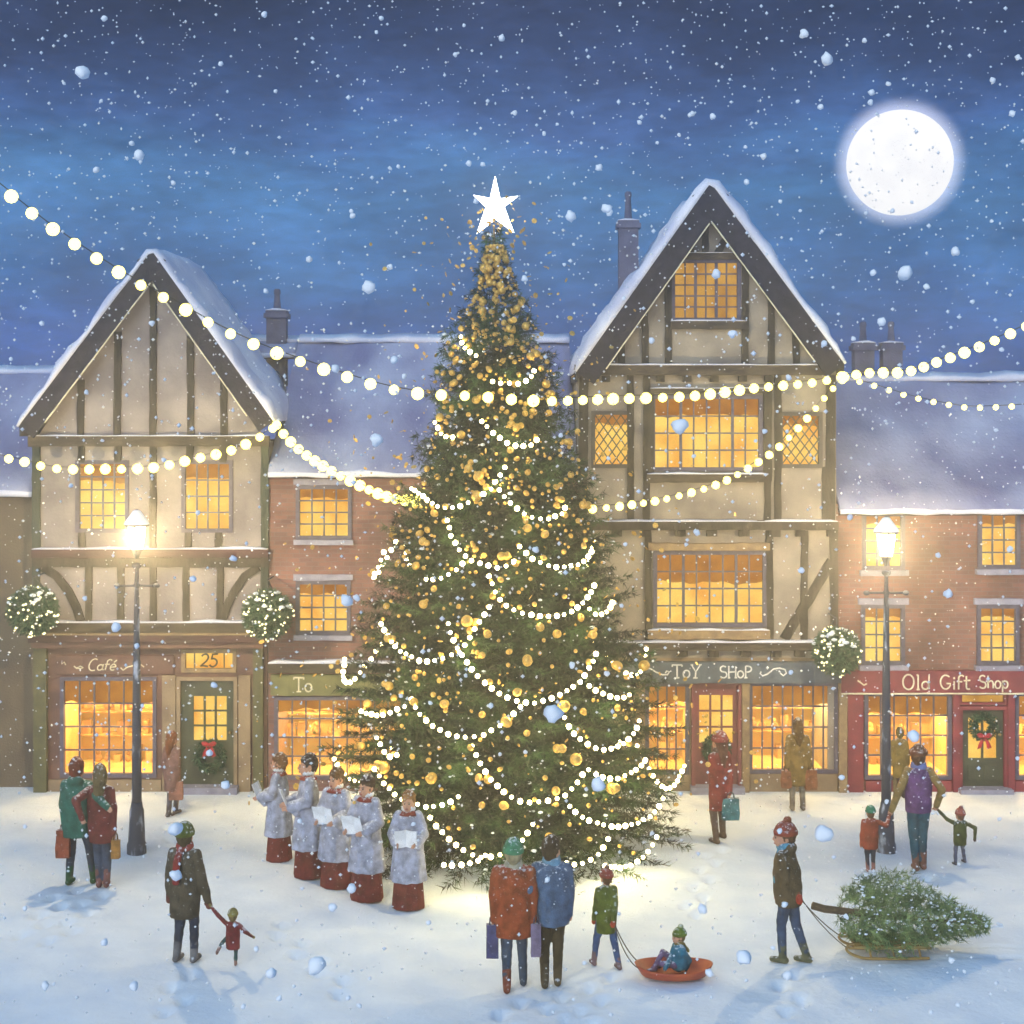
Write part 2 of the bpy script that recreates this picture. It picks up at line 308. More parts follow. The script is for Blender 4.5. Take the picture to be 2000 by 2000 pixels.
def person(px, py, hpx, yaw, label, group=None, coat=(.2, .2, .2), hem=.38, sleeve=None, trouser=(.06, .08, .12), boot=(.08, .06, .05), boots2=None,
           hair=(.08, .05, .03), hat=None, bobble=None, scarf=None, tail=None, hs=1.22, al=1.0, hands={}, feet={}, lean=(0, 0), robe=False,
           wide=1.0, longhair=False, mitten=None, headyaw=0.0, seat=None, hood=False, curly=0.0, ruff=False, fingers=False, skip_eyes=False, lift=0.0, flat_hat=False):
    root_p = GZ(px, py); D = root_p.y; H = hpx*D/F; u = H/1.75
    root_p.z += lift
    fwd = Vector((math.sin(yaw), -math.cos(yaw), 0)); side = Vector((math.cos(yaw), math.sin(yaw), 0))
    if side.x < -1e-6: side = -side
    if abs(side.x) < .05 and side.y < 0: side = -side
    up = Vector((0, 0, 1)); O = root_p
    W = lambda s, f, z: O+side*(s*u)+fwd*(f*u)+up*(z*u)
    hr = Vector((.076, .095, .118))*u*hs
    sit = seat is not None
    legz = .92 if not sit else .10
    hz = H-hr.z-.02*u if not sit else H*seat-hr.z       # head centre above root
    ln = Vector((lean[0], lean[1], 0))
    neck = O+up*(hz-hr.z*.85)+ln; head = O+up*hz+ln*1.1
    shz = (neck-O).z-.075*u
    pel = O+up*(legz*u)
    sh = {k: O+ln+up*(shz)+side*(sg*.148*u*wide) for k, sg in (('L', -1), ('R', 1))}
    hip = {k: pel+side*(sg*.085*u) for k, sg in (('L', -1), ('R', 1))}
    hy = yaw+headyaw; hf = Vector((math.sin(hy), -math.cos(hy), 0)); hsd = Vector((math.cos(hy), math.sin(hy), 0))
    arm, leg = {}, {}
    for k, sg in (('L', -1), ('R', 1)):
        t = hands.get(k)
        if t is None: tgt = sh[k]+side*(sg*.07*u)+fwd*(.03*u)-up*(.56*u*al)
        elif len(t) == 3 and not isinstance(t, Vector): tgt = P(t[0], t[1], D+t[2])
        else: tgt = Vector(t)
        el, ha = ik(sh[k], tgt, .285*u*al, .265*u*al, -fwd*.8+side*sg*.5-up*.3)
        arm[k] = (el, ha)
        t = feet.get(k)
        if sit:
            ft = W(sg*.10, .62, .05) if t is None else P(t[0], t[1], D+t[2])
        elif t is None: ft = W(sg*.10, 0, .075); ft.z = gz(ft.x, ft.y)+.075*u
        else:
            ft = P(t[0], t[1], D+t[2]); ft.z = max(ft.z, gz(ft.x, ft.y)+.075*u)
            if len(t) > 3: ft.z += t[3]
            else: ft.z = gz(ft.x, ft.y)+.075*u
        kn, fo = ik(hip[k], ft, .43*u*(1.0), .42*u, fwd+up*.2)
        leg[k] = (kn, fo)
    root = MB()
    b = root
    # body: one continuous surface
    b.ell(head, hr, hsd, hf, up)
    b.ell(head-up*hr.z*.35+hf*hr.y*.22, (hr.x*.78, hr.y*.72, hr.z*.62), hsd, hf, up)
    b.cap(head+hf*hr.y*.92+up*hr.z*.12, head+hf*hr.y*1.13-up*hr.z*.16, .008*u*hs, .014*u*hs, 8)       # nose
    for sg in (-1, 1): b.ell(head+hsd*sg*hr.x*1.0-up*hr.z*.05-hf*hr.y*.1, (.012*u*hs, .02*u*hs, .032*u*hs), hsd, hf, up, 8, 6)
    b.cap(neck-up*.05*u, head-up*hr.z*.5, .05*u, .048*u)
    b.cap(pel+up*.02*u, O+ln*.6+up*(shz*.72+pel.z*.0 if not sit else shz*.6), .12*u, .125*u)
    b.cap(O+ln*.6+up*(shz*.74), O+ln+up*(shz-.06*u), .125*u, .10*u)
    b.cap(sh['L'], sh['R'], .045*u, .045*u)
    for k, sg in (('L', -1), ('R', 1)):
        el, ha = arm[k]; kn, fo = leg[k]
        b.cap(sh[k], el, .05*u, .038*u); b.cap(el, ha, .038*u, .027*u)
        d = (ha-el).normalized(); q = d.cross(fwd if abs(d.dot(fwd)) < .8 else side).normalized(); nn = d.cross(q).normalized()
        b.ell(ha+d*.045*u, (.018*u, .042*u, .052*u), nn, q, d, 10, 8)
        if fingers:
            for j in range(4):
                o0 = ha+d*.08*u+q*(j-1.5)*.021*u; L = (.055, .066, .062, .048)[j]*u
                curl = nn*(.02*u)
                b.cap(o0, o0+d*L*.55+curl*.4, .010*u, .009*u, 6); b.cap(o0+d*L*.55+curl*.4, o0+d*L*.8+curl*1.4, .009*u, .008*u, 6)
            b.cap(ha+d*.03*u-q*.035*u, ha+d*.075*u-q*.06*u+nn*.02*u, .012*u, .009*u, 6)
        else:
            b.cap(ha+d*.03*u, ha+d*.065*u+side*(-sg*.045*u), .015*u, .012*u, 6)
        b.cap(hip[k], kn, .075*u, .05*u); b.cap(kn, fo, .05*u, .036*u)
        b.cap(fo-up*.03*u-fwd*.03*u, fo-up*.04*u+fwd*.13*u, .035*u, .03*u)
    me = remesh(b, 'person', M['skin'], .016 if hpx > 150 else .011, 1)
    me.transform(Matrix.Translation(-O))
    o = bpy.data.objects.new('person', me); COL.objects.link(o); o.location = O; tag(o, label, 'person', group)
    vx = .018*max(.55, min(1, u))
    def ring(c, rx, ry, n=28, rip=0.0, ph=0.0, k=9):
        return [c+side*(rx*(1+rip*math.sin(k*2*PI*j/n+ph))*math.cos(2*PI*j/n))+fwd*(ry*(1+rip*math.sin(k*2*PI*j/n+ph))*math.sin(2*PI*j/n)) for j in range(n)]
    ph = px*.37
    sl = sleeve or coat
    if robe:
        c = MB(); c.rings([ring(O+up*z*u, rx*u*1.0, ry*u, rip=.05*(1-z/1.5), ph=ph) for z, rx, ry in ((.015, .245, .21), (.3, .225, .19), (.7, .19, .15), (1.2, .16, .12))])
        link('cassock', remesh(c, 'cassock', cloth(trouser), vx, 1), o)
        c = MB(); z0 = hem*1.75
        c.rings([ring(O+up*z*u, rx*u, ry*u, rip=rp, ph=ph+1, k=8) for z, rx, ry, rp in ((z0, .28, .245, .055), (.7, .25, .215, .04), (1.0, .215, .17, .02), (1.25, .20, .145, .0), (shz/u-.03, .19, .12, 0), (shz/u+.03, .10, .085, 0))])
        for k in 'LR':
            el, ha = arm[k]; w = ha+(el-ha)*.12
            c.cap(sh[k], el, .075*u, .085*u); c.cap(el, w, .085*u, .085*u)
            c.cap(w-up*.02*u, w-up*.13*u+(el-w)*.3, .06*u, .04*u)
        link('surplice', remesh(c, 'surplice', cloth(coat), vx, 1, .008, 14), o)
        c = MB(); n = 40
        c.rings([[neck+up*(.012*u)+side*(q*u*math.cos(2*PI*j/n))+fwd*(q*.92*u*math.sin(2*PI*j/n))+up*(hh*u+.012*u*math.sin(10*2*PI*j/n)) for j in range(n)]
                 for q, hh in ((.066, .0), (.075, .04), (.105, .03), (.108, .012), (.075, -.02))])
        c.build('ruff', M['paper'], o, True)
        c = MB(); c.rings([ring(neck+up*(zz*u), q*u, q*.85*u, 24) for zz, q in ((-.065, .145), (-.06, .155), (-.02, .11), (0.0, .085), (-.03, .08))])
        c.build('collar', cloth((.34, .05, .03)), o, True)
    else:
        c = MB(); z0 = hem*1.75*u
        hemc = O+up*z0+(ln*0 if not sit else ln*0)
        top = O+ln+up*shz
        if sit: hemc = O+up*.02*u
        prof = ((0, .175, .15), (.3, .185, .16), (.6, .185, .15), (.85, .185, .13), (.97, .165, .11), (1.03, .12, .09), (1.09, .075, .07))
        c.rings([ring(hemc.lerp(top, t), rx*u*wide*1.0, ry*u*wide, rip=.03*(1-t) if t < 1 else 0, ph=ph, k=5) for t, rx, ry in prof])
        if sit: c.ell(O+up*.08*u, (.19*u, .19*u, .14*u), side, fwd, up)
        if sleeve is None:
            for k in 'LR':
                el, ha = arm[k]
                c.cap(sh[k]-up*.012*u, el, .066*u*wide**.5, .06*u*wide**.5); c.cap(el, ha, .06*u*wide**.5, .047*u); c.cap(neck-up*.025*u, sh[k]-up*.02*u, .058*u, .062*u*wide**.5)
        if hood: c.ell(neck-fwd*.075*u-up*.02*u, (.12*u, .075*u, .085*u), side, fwd, up)
        link('coat' if hem < .44 else 'jacket', remesh(c, 'coat', cloth(coat), vx, 1, .012*u, 9/u**.5), o)
        if sleeve is not None:
            for k in 'LR':
                el, ha = arm[k]; c = MB()
                c.cap(sh[k], el, .062*u, .055*u); c.cap(el, ha, .055*u, .045*u)
                link('sleeve', remesh(c, 'sleeve', cloth(sleeve), vx, 1, .006, 14), o)
        c = MB()
        for k in 'LR':
            kn, fo = leg[k]
            c.cap(hip[k], kn, .092*u, .068*u); c.cap(kn, fo+(kn-fo)*.1, .066*u, .05*u)
        c.cap(hip['L'], hip['R'], .09*u, .09*u)
        link('trousers', remesh(c, 'trousers', cloth(trouser), vx, 1, .007, 16), o)
        for k in 'LR':
            kn, fo = leg[k]; c = MB()
            c.cap(fo+(kn-fo)*.42, fo, .056*u, .05*u); c.cap(fo-up*.03*u-fwd*.035*u, fo-up*.038*u+fwd*.14*u, .044*u, .037*u)
            bo = link('boot', remesh(c, 'boot', cloth(boots2 if (k == 'R' and boots2) else boot), vx*.8, 1), o)
    if mitten:
        for k in 'LR':
            el, ha = arm[k]; d = (ha-el).normalized(); c = MB()
            c.cap(ha-d*.02*u, ha+d*.075*u, .043*u, .045*u); c.cap(ha+d*.02*u, ha+d*.05*u+side*(.05*u*(-1 if k == 'R' else 1)), .022*u, .018*u, 8)
            link('mitten', remesh(c, 'mitten', cloth(mitten), vx*.7, 1), o)
    # hair and hat
    c = MB(); s = hs*u
    c.ell(head+up*.026*s-hf*.018*s, hr*1.10, hsd, hf, up)
    if not (hat and not longhair): c.ell(head+up*.075*s+hf*.035*s, (.07*s, .055*s, .042*s), hsd, hf, up)
    c.cap(head-hf*.06*s, head-hf*.055*s-up*.055*s, .055*s, .045*s)
    if longhair:
        c.cap(head-hf*.05*s, neck-fwd*.10*u-up*.08*u, .085*s, .075*u); c.cap(neck-fwd*.10*u-up*.08*u, neck-fwd*.11*u-up*.24*u, .078*u, .03*u)
    hm = remesh(c, 'hair', cloth(hair), .012, 1, .010+curly, 32)
    # open the hair at the face
    link('hair', hm, o)
    f = MB(); f.ell(head+hf*hr.y*.55-up*hr.z*.26, (hr.x*.80, hr.y*.60, hr.z*.66), hsd, hf, up)
    f.cap(head+hf*hr.y*1.10+up*hr.z*.05, head+hf*hr.y*1.20-up*hr.z*.20, .009*s, .014*s, 8)
    fm = remesh(f, 'face', M['skin'], .009, 1); link('face', fm, o)
    if not skip_eyes:
        for sg in (-1, 1):
            e = MB(); e.ell(head+hf*hr.y*1.06-up*hr.z*.02+hsd*sg*.029*s, (.011*s, .008*s, .008*s), hsd, hf, up, 8, 6); e.build('eye', M['eye'], o, True)
            e = MB(); e.cap(head+hf*hr.y*1.06+up*hr.z*.12+hsd*sg*.016*s, head+hf*hr.y*1.02+up*hr.z*.13+hsd*sg*.044*s, .006*s, .004*s, 6); e.build('eyebrow', cloth(hair), o, True)
        e = MB(); e.ell(head+hf*hr.y*1.08-up*hr.z*.55, (.020*s, .010*s, .007*s if not robe else .012*s), hsd, hf, up, 10, 6); e.build('mouth', M['lip'], o, True)
    if hat:
        c = MB(); hc = head+up*.055*s-hf*.012*s
        n = 28; rs = []
        for t in range(7):
            an = PI/2*t/6.6; q = math.cos(an)
            rip = 1+.03*math.cos(14*0)
            rs.append([hc+hsd*(hr.x*1.24*q*math.cos(2*PI*j/n)*(1+.035*math.cos(14*2*PI*j/n)))+hf*(hr.y*1.2*q*math.sin(2*PI*j/n)*(1+.035*math.cos(14*2*PI*j/n)))+up*(hr.z*(.95 if not flat_hat else .6)*math.sin(an)) for j in range(n)])
        c.rings(rs)
        c.rings([[hc+up*(zz*s)+hsd*(hr.x*q*math.cos(2*PI*j/n))+hf*(hr.y*q*.97*math.sin(2*PI*j/n)) for j in range(n)] for zz, q in ((-.035, 1.22), (-.03, 1.34), (0, 1.38), (.022, 1.30), (.024, 1.2))])
        ho = c.build('hat', cloth(hat), o, True)
        if bobble:
            c = MB(); c.ell(hc+up*hr.z*.98-hf*.02*s, (.042*s, .042*s, .042*s)); bm_ = remesh(c, 'bobble', cloth(bobble), .009, 0, .012, 60); link('bobble', bm_, ho)
    if scarf:
        c = MB(); n = 24
        for (zz, q, rr) in ((-.005, .082, .034), (.03, .075, .03)):
            pts = [neck+up*(zz*u)+side*(q*u*math.cos(2*PI*j/n))+fwd*(q*.95*u*math.sin(2*PI*j/n))+up*(.012*u*math.sin(4*PI*j/n)) for j in range(n+1)]
            for j in range(n): c.cap(pts[j], pts[j+1], rr*u, rr*u, 8)
        if tail:
            sd, l, bk = tail
            a0 = neck+side*sd*.05*u-fwd*bk*.10*u; 
            for dx in (-.02, .02): c.cap(a0+side*dx*u, a0+side*(dx+sd*.03)*u-fwd*bk*.10*u-up*.15*u, .026*u, .03*u, 8); c.cap(a0+side*(dx+sd*.03)*u-fwd*bk*.10*u-up*.15*u, a0+side*(dx+sd*.04)*u-fwd*bk*.115*u-up*l*u, .03*u, .032*u, 8)
        link('scarf', remesh(c, 'scarf', cloth(scarf), .014, 1, .006, 30), o)
    return o, arm, D, u, (side, fwd)

def bag(x0, x1, y0, y1, D, col, label, handles=True, depth=.13):
    p = P((x0+x1)/2, y0, D); q = P(x1, y1, D); w = (x1-x0)*D/F/2; h = (y1-y0)*D/F
    zb = p.z-h; zb = max(zb, .03); r = thing('shopping_bag', (p.x, p.y, p.z), label, 'bag', 'shopping bags carried by people')
    m = MB()
    def rr(z, sx, sy): return [(p.x+a*sx+random.uniform(-.006, .006), p.y+b*sy, z) for a, b in ((-1, -1), (0, -1.08), (1, -1), (1.03, 0), (1, 1), (0, 1.08), (-1, 1), (-1.03, 0))]
    m.rings([rr(zb, w*.98, depth/2), rr(zb+h*.35, w*1.03, depth*.5), rr(zb+h*.7, w*.99, depth*.4), rr(p.z, w*.95, depth*.32)])
    m.build('bag_body', cloth(col), r)
    for s in (-1, 1):
        t = MB(); t.tube([(p.x-w*.45, p.y+s*depth*.25, p.z-.02), (p.x-w*.38, p.y+s*depth*.15, p.z+.07), (p.x, p.y+s*.02, p.z+.105), (p.x+w*.38, p.y+s*depth*.15, p.z+.07), (p.x+w*.45, p.y+s*depth*.25, p.z-.02)], .008, 6)
        t.build('handle', cloth(tuple(c*.5 for c in col)), r, True)
    return r

def sheet(c, yaw, w, h, tilt, label):
    c = Vector(c); f = Vector((math.sin(yaw), -math.cos(yaw), 0)); s = Vector((math.cos(yaw), math.sin(yaw), 0))
    up = (Vector((0, 0, 1))*math.cos(tilt)+f*math.sin(tilt)).normalized(); nn = (f*math.cos(tilt)-Vector((0, 0, 1))*math.sin(tilt)).normalized()
    m = MB(); n = 6
    for a, b in ((-1, 0), (0, 1)):
        pts = []
        for i in range(n+1):
            t = a+(b-a)*i/n
            dep = .035*abs(t)+.010*math.sin(PI*abs(t))
            q = c+s*(t*w/2)-nn*(-dep)
            pts.append([q-up*h/2, q-up*h/2-nn*.005, q+up*h/2-nn*.005, q+up*h/2])
        m.rings(pts)
    return solo('song_sheet', m, M['paper'], c, label, 'song sheet', 'song sheets of the choir', False)

def build_people():
    AW = PI
    # couple arm in arm at the left
    o, a1, D1, u, _ = person(150, 1727, 248, AW-.1, 'man in a long green coat with auburn hair, arm around a woman', coat=(.03, .16, .115), hem=.385, trouser=(.045, .06, .085), boot=(.03, .11, .04),
        hair=(.20, .05, .025), hands={'L': (128, 1612, -.05), 'R': (211, 1578, -.44)}, feet={'L': (135, 1722, 0), 'R': (183, 1724, .05)}, hood=True, wide=1.12)
    person(199, 1734, 240, AW+.1, 'woman in a dark red coat with long fair hair leaning on a man in green', coat=(.21, .045, .04), hem=.37, trouser=(.07, .095, .14), boot=(.30, .12, .10),
        hair=(.17, .125, .055), longhair=True, hands={'L': (160, 1598, -.30), 'R': (222, 1636, -.05)}, feet={'L': (194, 1731, 0), 'R': (208, 1733, 0)}, lean=(-.03, 0), headyaw=.3)
    bag(111, 137, 1621, 1674, D1-.05, (.36, .09, .045), 'rust red bag carried by the man in the green coat')
    bag(218, 234, 1640, 1676, G(199, 1734).y-.05, (.48, .23, .06), 'small orange bag held by the woman in dark red', depth=.1)
    # parent and toddler
    person(361, 1883, 270, AW-.25, 'person in olive brown coat, green hat and red scarf with a toddler by the hand', coat=(.105, .085, .055), hem=.335, trouser=(.04, .055, .085), boot=(.20, .19, .19),
        hat=(.12, .16, .03), hair=(.08, .06, .03), scarf=(.36, .05, .04), tail=(-.2, .40, 1), hands={'R': (407, 1763, -.02)}, feet={'L': (345, 1878, 0), 'R': (379, 1880, .02)}, mitten=(.20, .06, .05), wide=1.08, headyaw=.2)
    person(455, 1886, 110, AW, 'toddler in dark red coat and yellow hat with one foot kicked up', coat=(.24, .04, .04), hem=.30, trouser=(.04, .12, .12), boot=(.40, .22, .18),
        hat=(.30, .25, .07), hair=(.2, .14, .06), hs=1.6, al=1.35, hands={'L': (412, 1770, 0), 'R': (493, 1829, 0)}, feet={'L': (424, 1869, -.05, .06), 'R': (460, 1880, 0)}, mitten=(.26, .20, .06), wide=1.2)
    # shopper by the cafe
    person(336, 1590, 165, AW-.5, 'faint shopper with auburn hair in a mauve brown coat beside the cafe door', coat=(.30, .16, .13), hem=.30, trouser=(.16, .15, .18), boot=(.14, .11, .11), hair=(.28, .10, .04), longhair=True,
        hands={'R': (346, 1520, -.05)}, feet={'L': (329, 1592, -.1), 'R': (343, 1586, .1)})
    bag(331, 357, 1526, 1561, G(336, 1590).y-.06, (.42, .19, .13), 'dusty pink bag beside the shopper at the cafe')
    # choir
    SUR, CAS = (.46, .48, .60), (.20, .035, .03)
    for (x, y, h, yw, hc, sx, sy, txt, stxt, cu, tl) in (
        (545, 1677, 208, -1.75, (.20, .085, .03), 516, 1565, 'choirboy with auburn hair at the far left of the row, turned away', 'white song sheet held by the far left choirboy', .01, 1.0),
        (602, 1713, 239, -1.30, (.035, .022, .018), 563, 1568, 'choirboy with near black hair in profile, second from the left', 'white song sheet held by the dark haired choirboy in profile', 0, 1.0),
        (657, 1731, 233, -.45, (.17, .09, .035), 634, 1590, 'choirboy with curly light brown hair in the middle of the row', 'white song sheet held by the curly haired middle choirboy', .012, .75),
        (716, 1757, 243, -.50, (.055, .03, .022), 693, 1606, 'choirboy with short dark brown hair, second from the tree', 'white song sheet held by the short dark haired choirboy nearer the tree', 0, .75),
        (798, 1769, 229, -.05, (.36, .17, .05), 783, 1632, 'ginger haired choirboy nearest the tree, facing forward', 'open white song sheet held by the ginger choirboy', .012, .6)):
        D = G(x, y).y; k = D/F
        f = Vector((math.sin(yw), -math.cos(yw), 0)); s = Vector((math.cos(yw), math.sin(yw), 0))
        u = h*k/1.75
        c = GZ(x, y)+f*(.29*u)+Vector((0, 0, 1.08*u))
        w = .26*u
        lh = c-s*(w*.55)-Vector((0, 0, .035*u))-f*.01; rh = c+s*(w*.55)-Vector((0, 0, .035*u))-f*.01
        hd = {'L': lh, 'R': rh} if lh.x < rh.x else {'L': rh, 'R': lh}
        person(x, y, h, yw, txt, 'choir singing beside the Christmas tree', coat=SUR, hem=.24, trouser=CAS, hair=hc, robe=True, hands=hd, curly=cu, fingers=True, headyaw=-.1 if abs(yw) < 1 else 0)
        sheet(c+f*.035+Vector((0, 0, .05*u)), yw, w*1.25, .30*u, .38, stxt)
    # couple in front of the tree
    o, a, D, u, _ = person(1003, 1922, 289, AW, 'person in puffy orange red coat and green hat, seen from behind', coat=(.40, .085, .03), hem=.36, trouser=(.075, .11, .16), boot=(.30, .08, .04), boots2=(.09, .12, .16),
        hat=(.06, .26, .13), bobble=None, hair=(.45, .36, .2), scarf=(.55, .50, .36), hands={'L': (965, 1796, -.05), 'R': (1041, 1794, -.06)}, feet={'L': (990, 1926, -.15), 'R': (1022, 1909, .1)}, wide=1.32)
    bag(950, 973, 1805, 1869, D-.05, (.10, .10, .22), 'slate blue bag hanging from the left hand of the orange coat', depth=.12)
    bag(1037, 1057, 1803, 1866, D-.08, (.26, .20, .30), 'mauve bag between the orange coat and the blue coat', depth=.12)
    person(1077, 1917, 295, AW, 'dark haired man in slate blue coat and brown trousers, seen from behind', coat=(.085, .15, .25), hem=.42, trouser=(.085, .062, .032), boot=(.12, .09, .05),
        hair=(.055, .035, .02), scarf=(.20, .42, .58), hands={'L': (1046, 1770, -.02), 'R': (1112, 1785, 0)}, feet={'L': (1064, 1912, -.05), 'R': (1089, 1906, .05)}, wide=1.18, headyaw=-.5)
    # child with toboggan
    o, a, D, u, _ = person(1184, 1884, 193, AW+.35, 'child in an olive green coat and red hat pulling a toboggan by a rope', coat=(.15, .19, .03), hem=.36, trouser=(.06, .12, .26), boot=(.26, .16, .16),
        hat=(.34, .06, .04), bobble=(.20, .05, .03), hair=(.15, .07, .03), hs=1.18, hands={'R': (1198, 1799, -.2), 'L': (1160, 1800, .12)}, feet={'L': (1160, 1880, .1), 'R': (1209, 1883, -.1)}, mitten=(.50, .07, .03))
    hand1 = a['R'][1]
    tb = G(1316, 1909)
    person(1326, 1907, 152, -1.25, 'small child in a blue jacket and green hat sitting on the red toboggan', coat=(.03, .20, .30), hem=.3, trouser=(.20, .13, .25), boot=(.20, .12, .2), hat=(.16, .23, .03), bobble=(.5, .55, .3), hair=(.2, .13, .05),
        scarf=(.32, .24, .05), tail=(.3, .2, 1), hs=1.35, al=1.2, seat=.50, hands={'L': (1299, 1893, -.18), 'R': (1340, 1893, .05)}, feet={'L': (1277, 1891, -.08), 'R': (1285, 1886, .1)}, wide=1.2, lift=.09)
    m = MB(); n = 36; rs = []
    ax, ay = .46, .30
    for q, z in ((.02, .035), (.6, .035), (.85, .06), (1.0, .13), (1.04, .135), (1.0, .10), (.86, .03), (.6, .005), (.02, .0)):
        rs.append([(tb.x+ax*q*math.cos(2*PI*j/n), tb.y+ay*q*math.sin(2*PI*j/n), z+.04+.03*(q > .9)*abs(math.cos(2*PI*j/n))**3) for j in range(n)])
    m.rings(rs); tz = gz(tb.x, tb.y)
    m.v = [(x, y, z+tz-.03) for x, y, z in m.v]
    tobo = thing('toboggan', (tb.x, tb.y, tz), 'orange red plastic toboggan with a child sitting on it', 'toboggan')
    m.build('hull', M['toboggan'], tobo, True)
    def rope(p, q, sag, label, n=14, r=.007):
        p, q = Vector(p), Vector(q); pts = [p.lerp(q, i/n)-Vector((0, 0, sag*4*(i/n)*(1-i/n))) for i in range(n+1)]
        return solo('pull_rope', MB().tube(pts, r, 6), M['rope'], p, label, 'rope', None, True)
    rope(hand1, (tb.x-ax*.9, tb.y+.12, tz+.14), .07, 'dark rope from the green coated child to the far side of the toboggan')
    rope(hand1-Vector((0, 0, .02)), (tb.x-ax*.96, tb.y-.08, tz+.14), .10, 'dark rope from the green coated child to the near side of the toboggan')
    # shoppers by the toy shop
    o, a, D, u, _ = person(1405, 1645, 214, AW+.55, 'woman in long red coat and red hat by the toy shop door', coat=(.30, .05, .04), hem=.30, trouser=(.16, .10, .08), boot=(.15, .09, .06), hat=(.34, .06, .05), hair=(.18, .08, .05), scarf=(.16, .09, .07), longhair=True,
        hands={'R': (1424, 1550, -.1), 'L': (1396, 1545, .1)}, feet={'L': (1399, 1650, -.15), 'R': (1412, 1622, .3)})
    bag(1410, 1443, 1559, 1600, D-.12, (.07, .21, .22), 'teal shopping bag carried by the woman in the red coat', depth=.16)
    o, a, D, u, _ = person(1558, 1582, 180, AW, 'hooded figure in a golden brown coat looking into the toy shop window', coat=(.27, .17, .05), hem=.28, trouser=(.30, .26, .20), boot=(.25, .2, .15), hair=(.16, .09, .03), longhair=True, hood=True, wide=1.08,
        hands={'L': (1536, 1498, -.05), 'R': (1581, 1498, -.05)})
    bag(1526, 1545, 1505, 1538, D-.05, (.30, .12, .06), 'brown bag in the left hand of the hooded figure', depth=.12)
    bag(1572, 1595, 1503, 1541, D-.07, (.36, .14, .06), 'larger rust brown bag in the right hand of the hooded figure', depth=.14)
    person(1757, 1558, 138, AW, 'small figure in ochre coat at the gift shop window behind the lamp', coat=(.26, .18, .05), hem=.3, trouser=(.2, .15, .08), hair=(.16, .13, .04), hs=1.15)
    # man pulling the sledge
    o, a, D, u, _ = person(1541, 1879, 272, -2.05, 'man in brown hooded coat and blue scarf pulling a sledge', coat=(.125, .088, .045), hem=.42, trouser=(.06, .10, .17), boot=(.16, .16, .09), hat=(.32, .06, .035), bobble=(.30, .07, .03), hair=(.12, .06, .03),
        scarf=(.09, .32, .46), tail=(-1.0, .42, -.4), hood=True, hands={'R': (1560, 1748, -.15), 'L': (1522, 1745, -.05)}, feet={'L': (1529, 1873, 0), 'R': (1576, 1876, -.02)}, mitten=(.50, .06, .03), wide=1.1, lean=(-.05, 0), headyaw=.5)
    hand2 = a['R'][1]
    # family holding hands
    o, a, D, u, _ = person(1794, 1698, 246, AW, 'tall person in purple gilet with ochre sleeves between two children', coat=(.17, .075, .21), hem=.47, sleeve=(.30, .20, .07), trouser=(.04, .13, .17), boot=(.28, .12, .08), hat=(.20, .07, .035), flat_hat=True, hair=(.13, .06, .03), scarf=(.20, .24, .50),
        hands={'L': (1741, 1582, -.05), 'R': (1829, 1573, -.05)}, al=1.08, feet={'L': (1789, 1695, 0), 'R': (1803, 1690, .05)}, headyaw=-.4)
    person(1700, 1700, 128, AW, 'child in orange red coat and green hat beside the right lamp post', coat=(.36, .08, .04), hem=.36, trouser=(.05, .06, .08), boot=(.45, .20, .15), hat=(.05, .24, .14), hair=(.2, .1, .05), hs=1.35, al=1.15, hands={'R': (1737, 1592, -.05)}, feet={'L': (1695, 1696, 0), 'R': (1706, 1692, 0)}, wide=1.15)
    person(1875, 1690, 109, AW+.3, 'small child in a green coat and red bobble hat, rightmost of the people', coat=(.10, .115, .035), hem=.36, trouser=(.16, .17, .24), boot=(.08, .07, .09), hat=(.36, .09, .06), bobble=(.36, .12, .08), hair=(.2, .1, .05), hs=1.5, al=1.3, hands={'L': (1834, 1584, -.05), 'R': (1904, 1637, -.05)}, feet={'L': (1866, 1686, 0), 'R': (1884, 1684, .1)}, wide=1.15, mitten=(.14, .06, .05))
    return hand2, rope
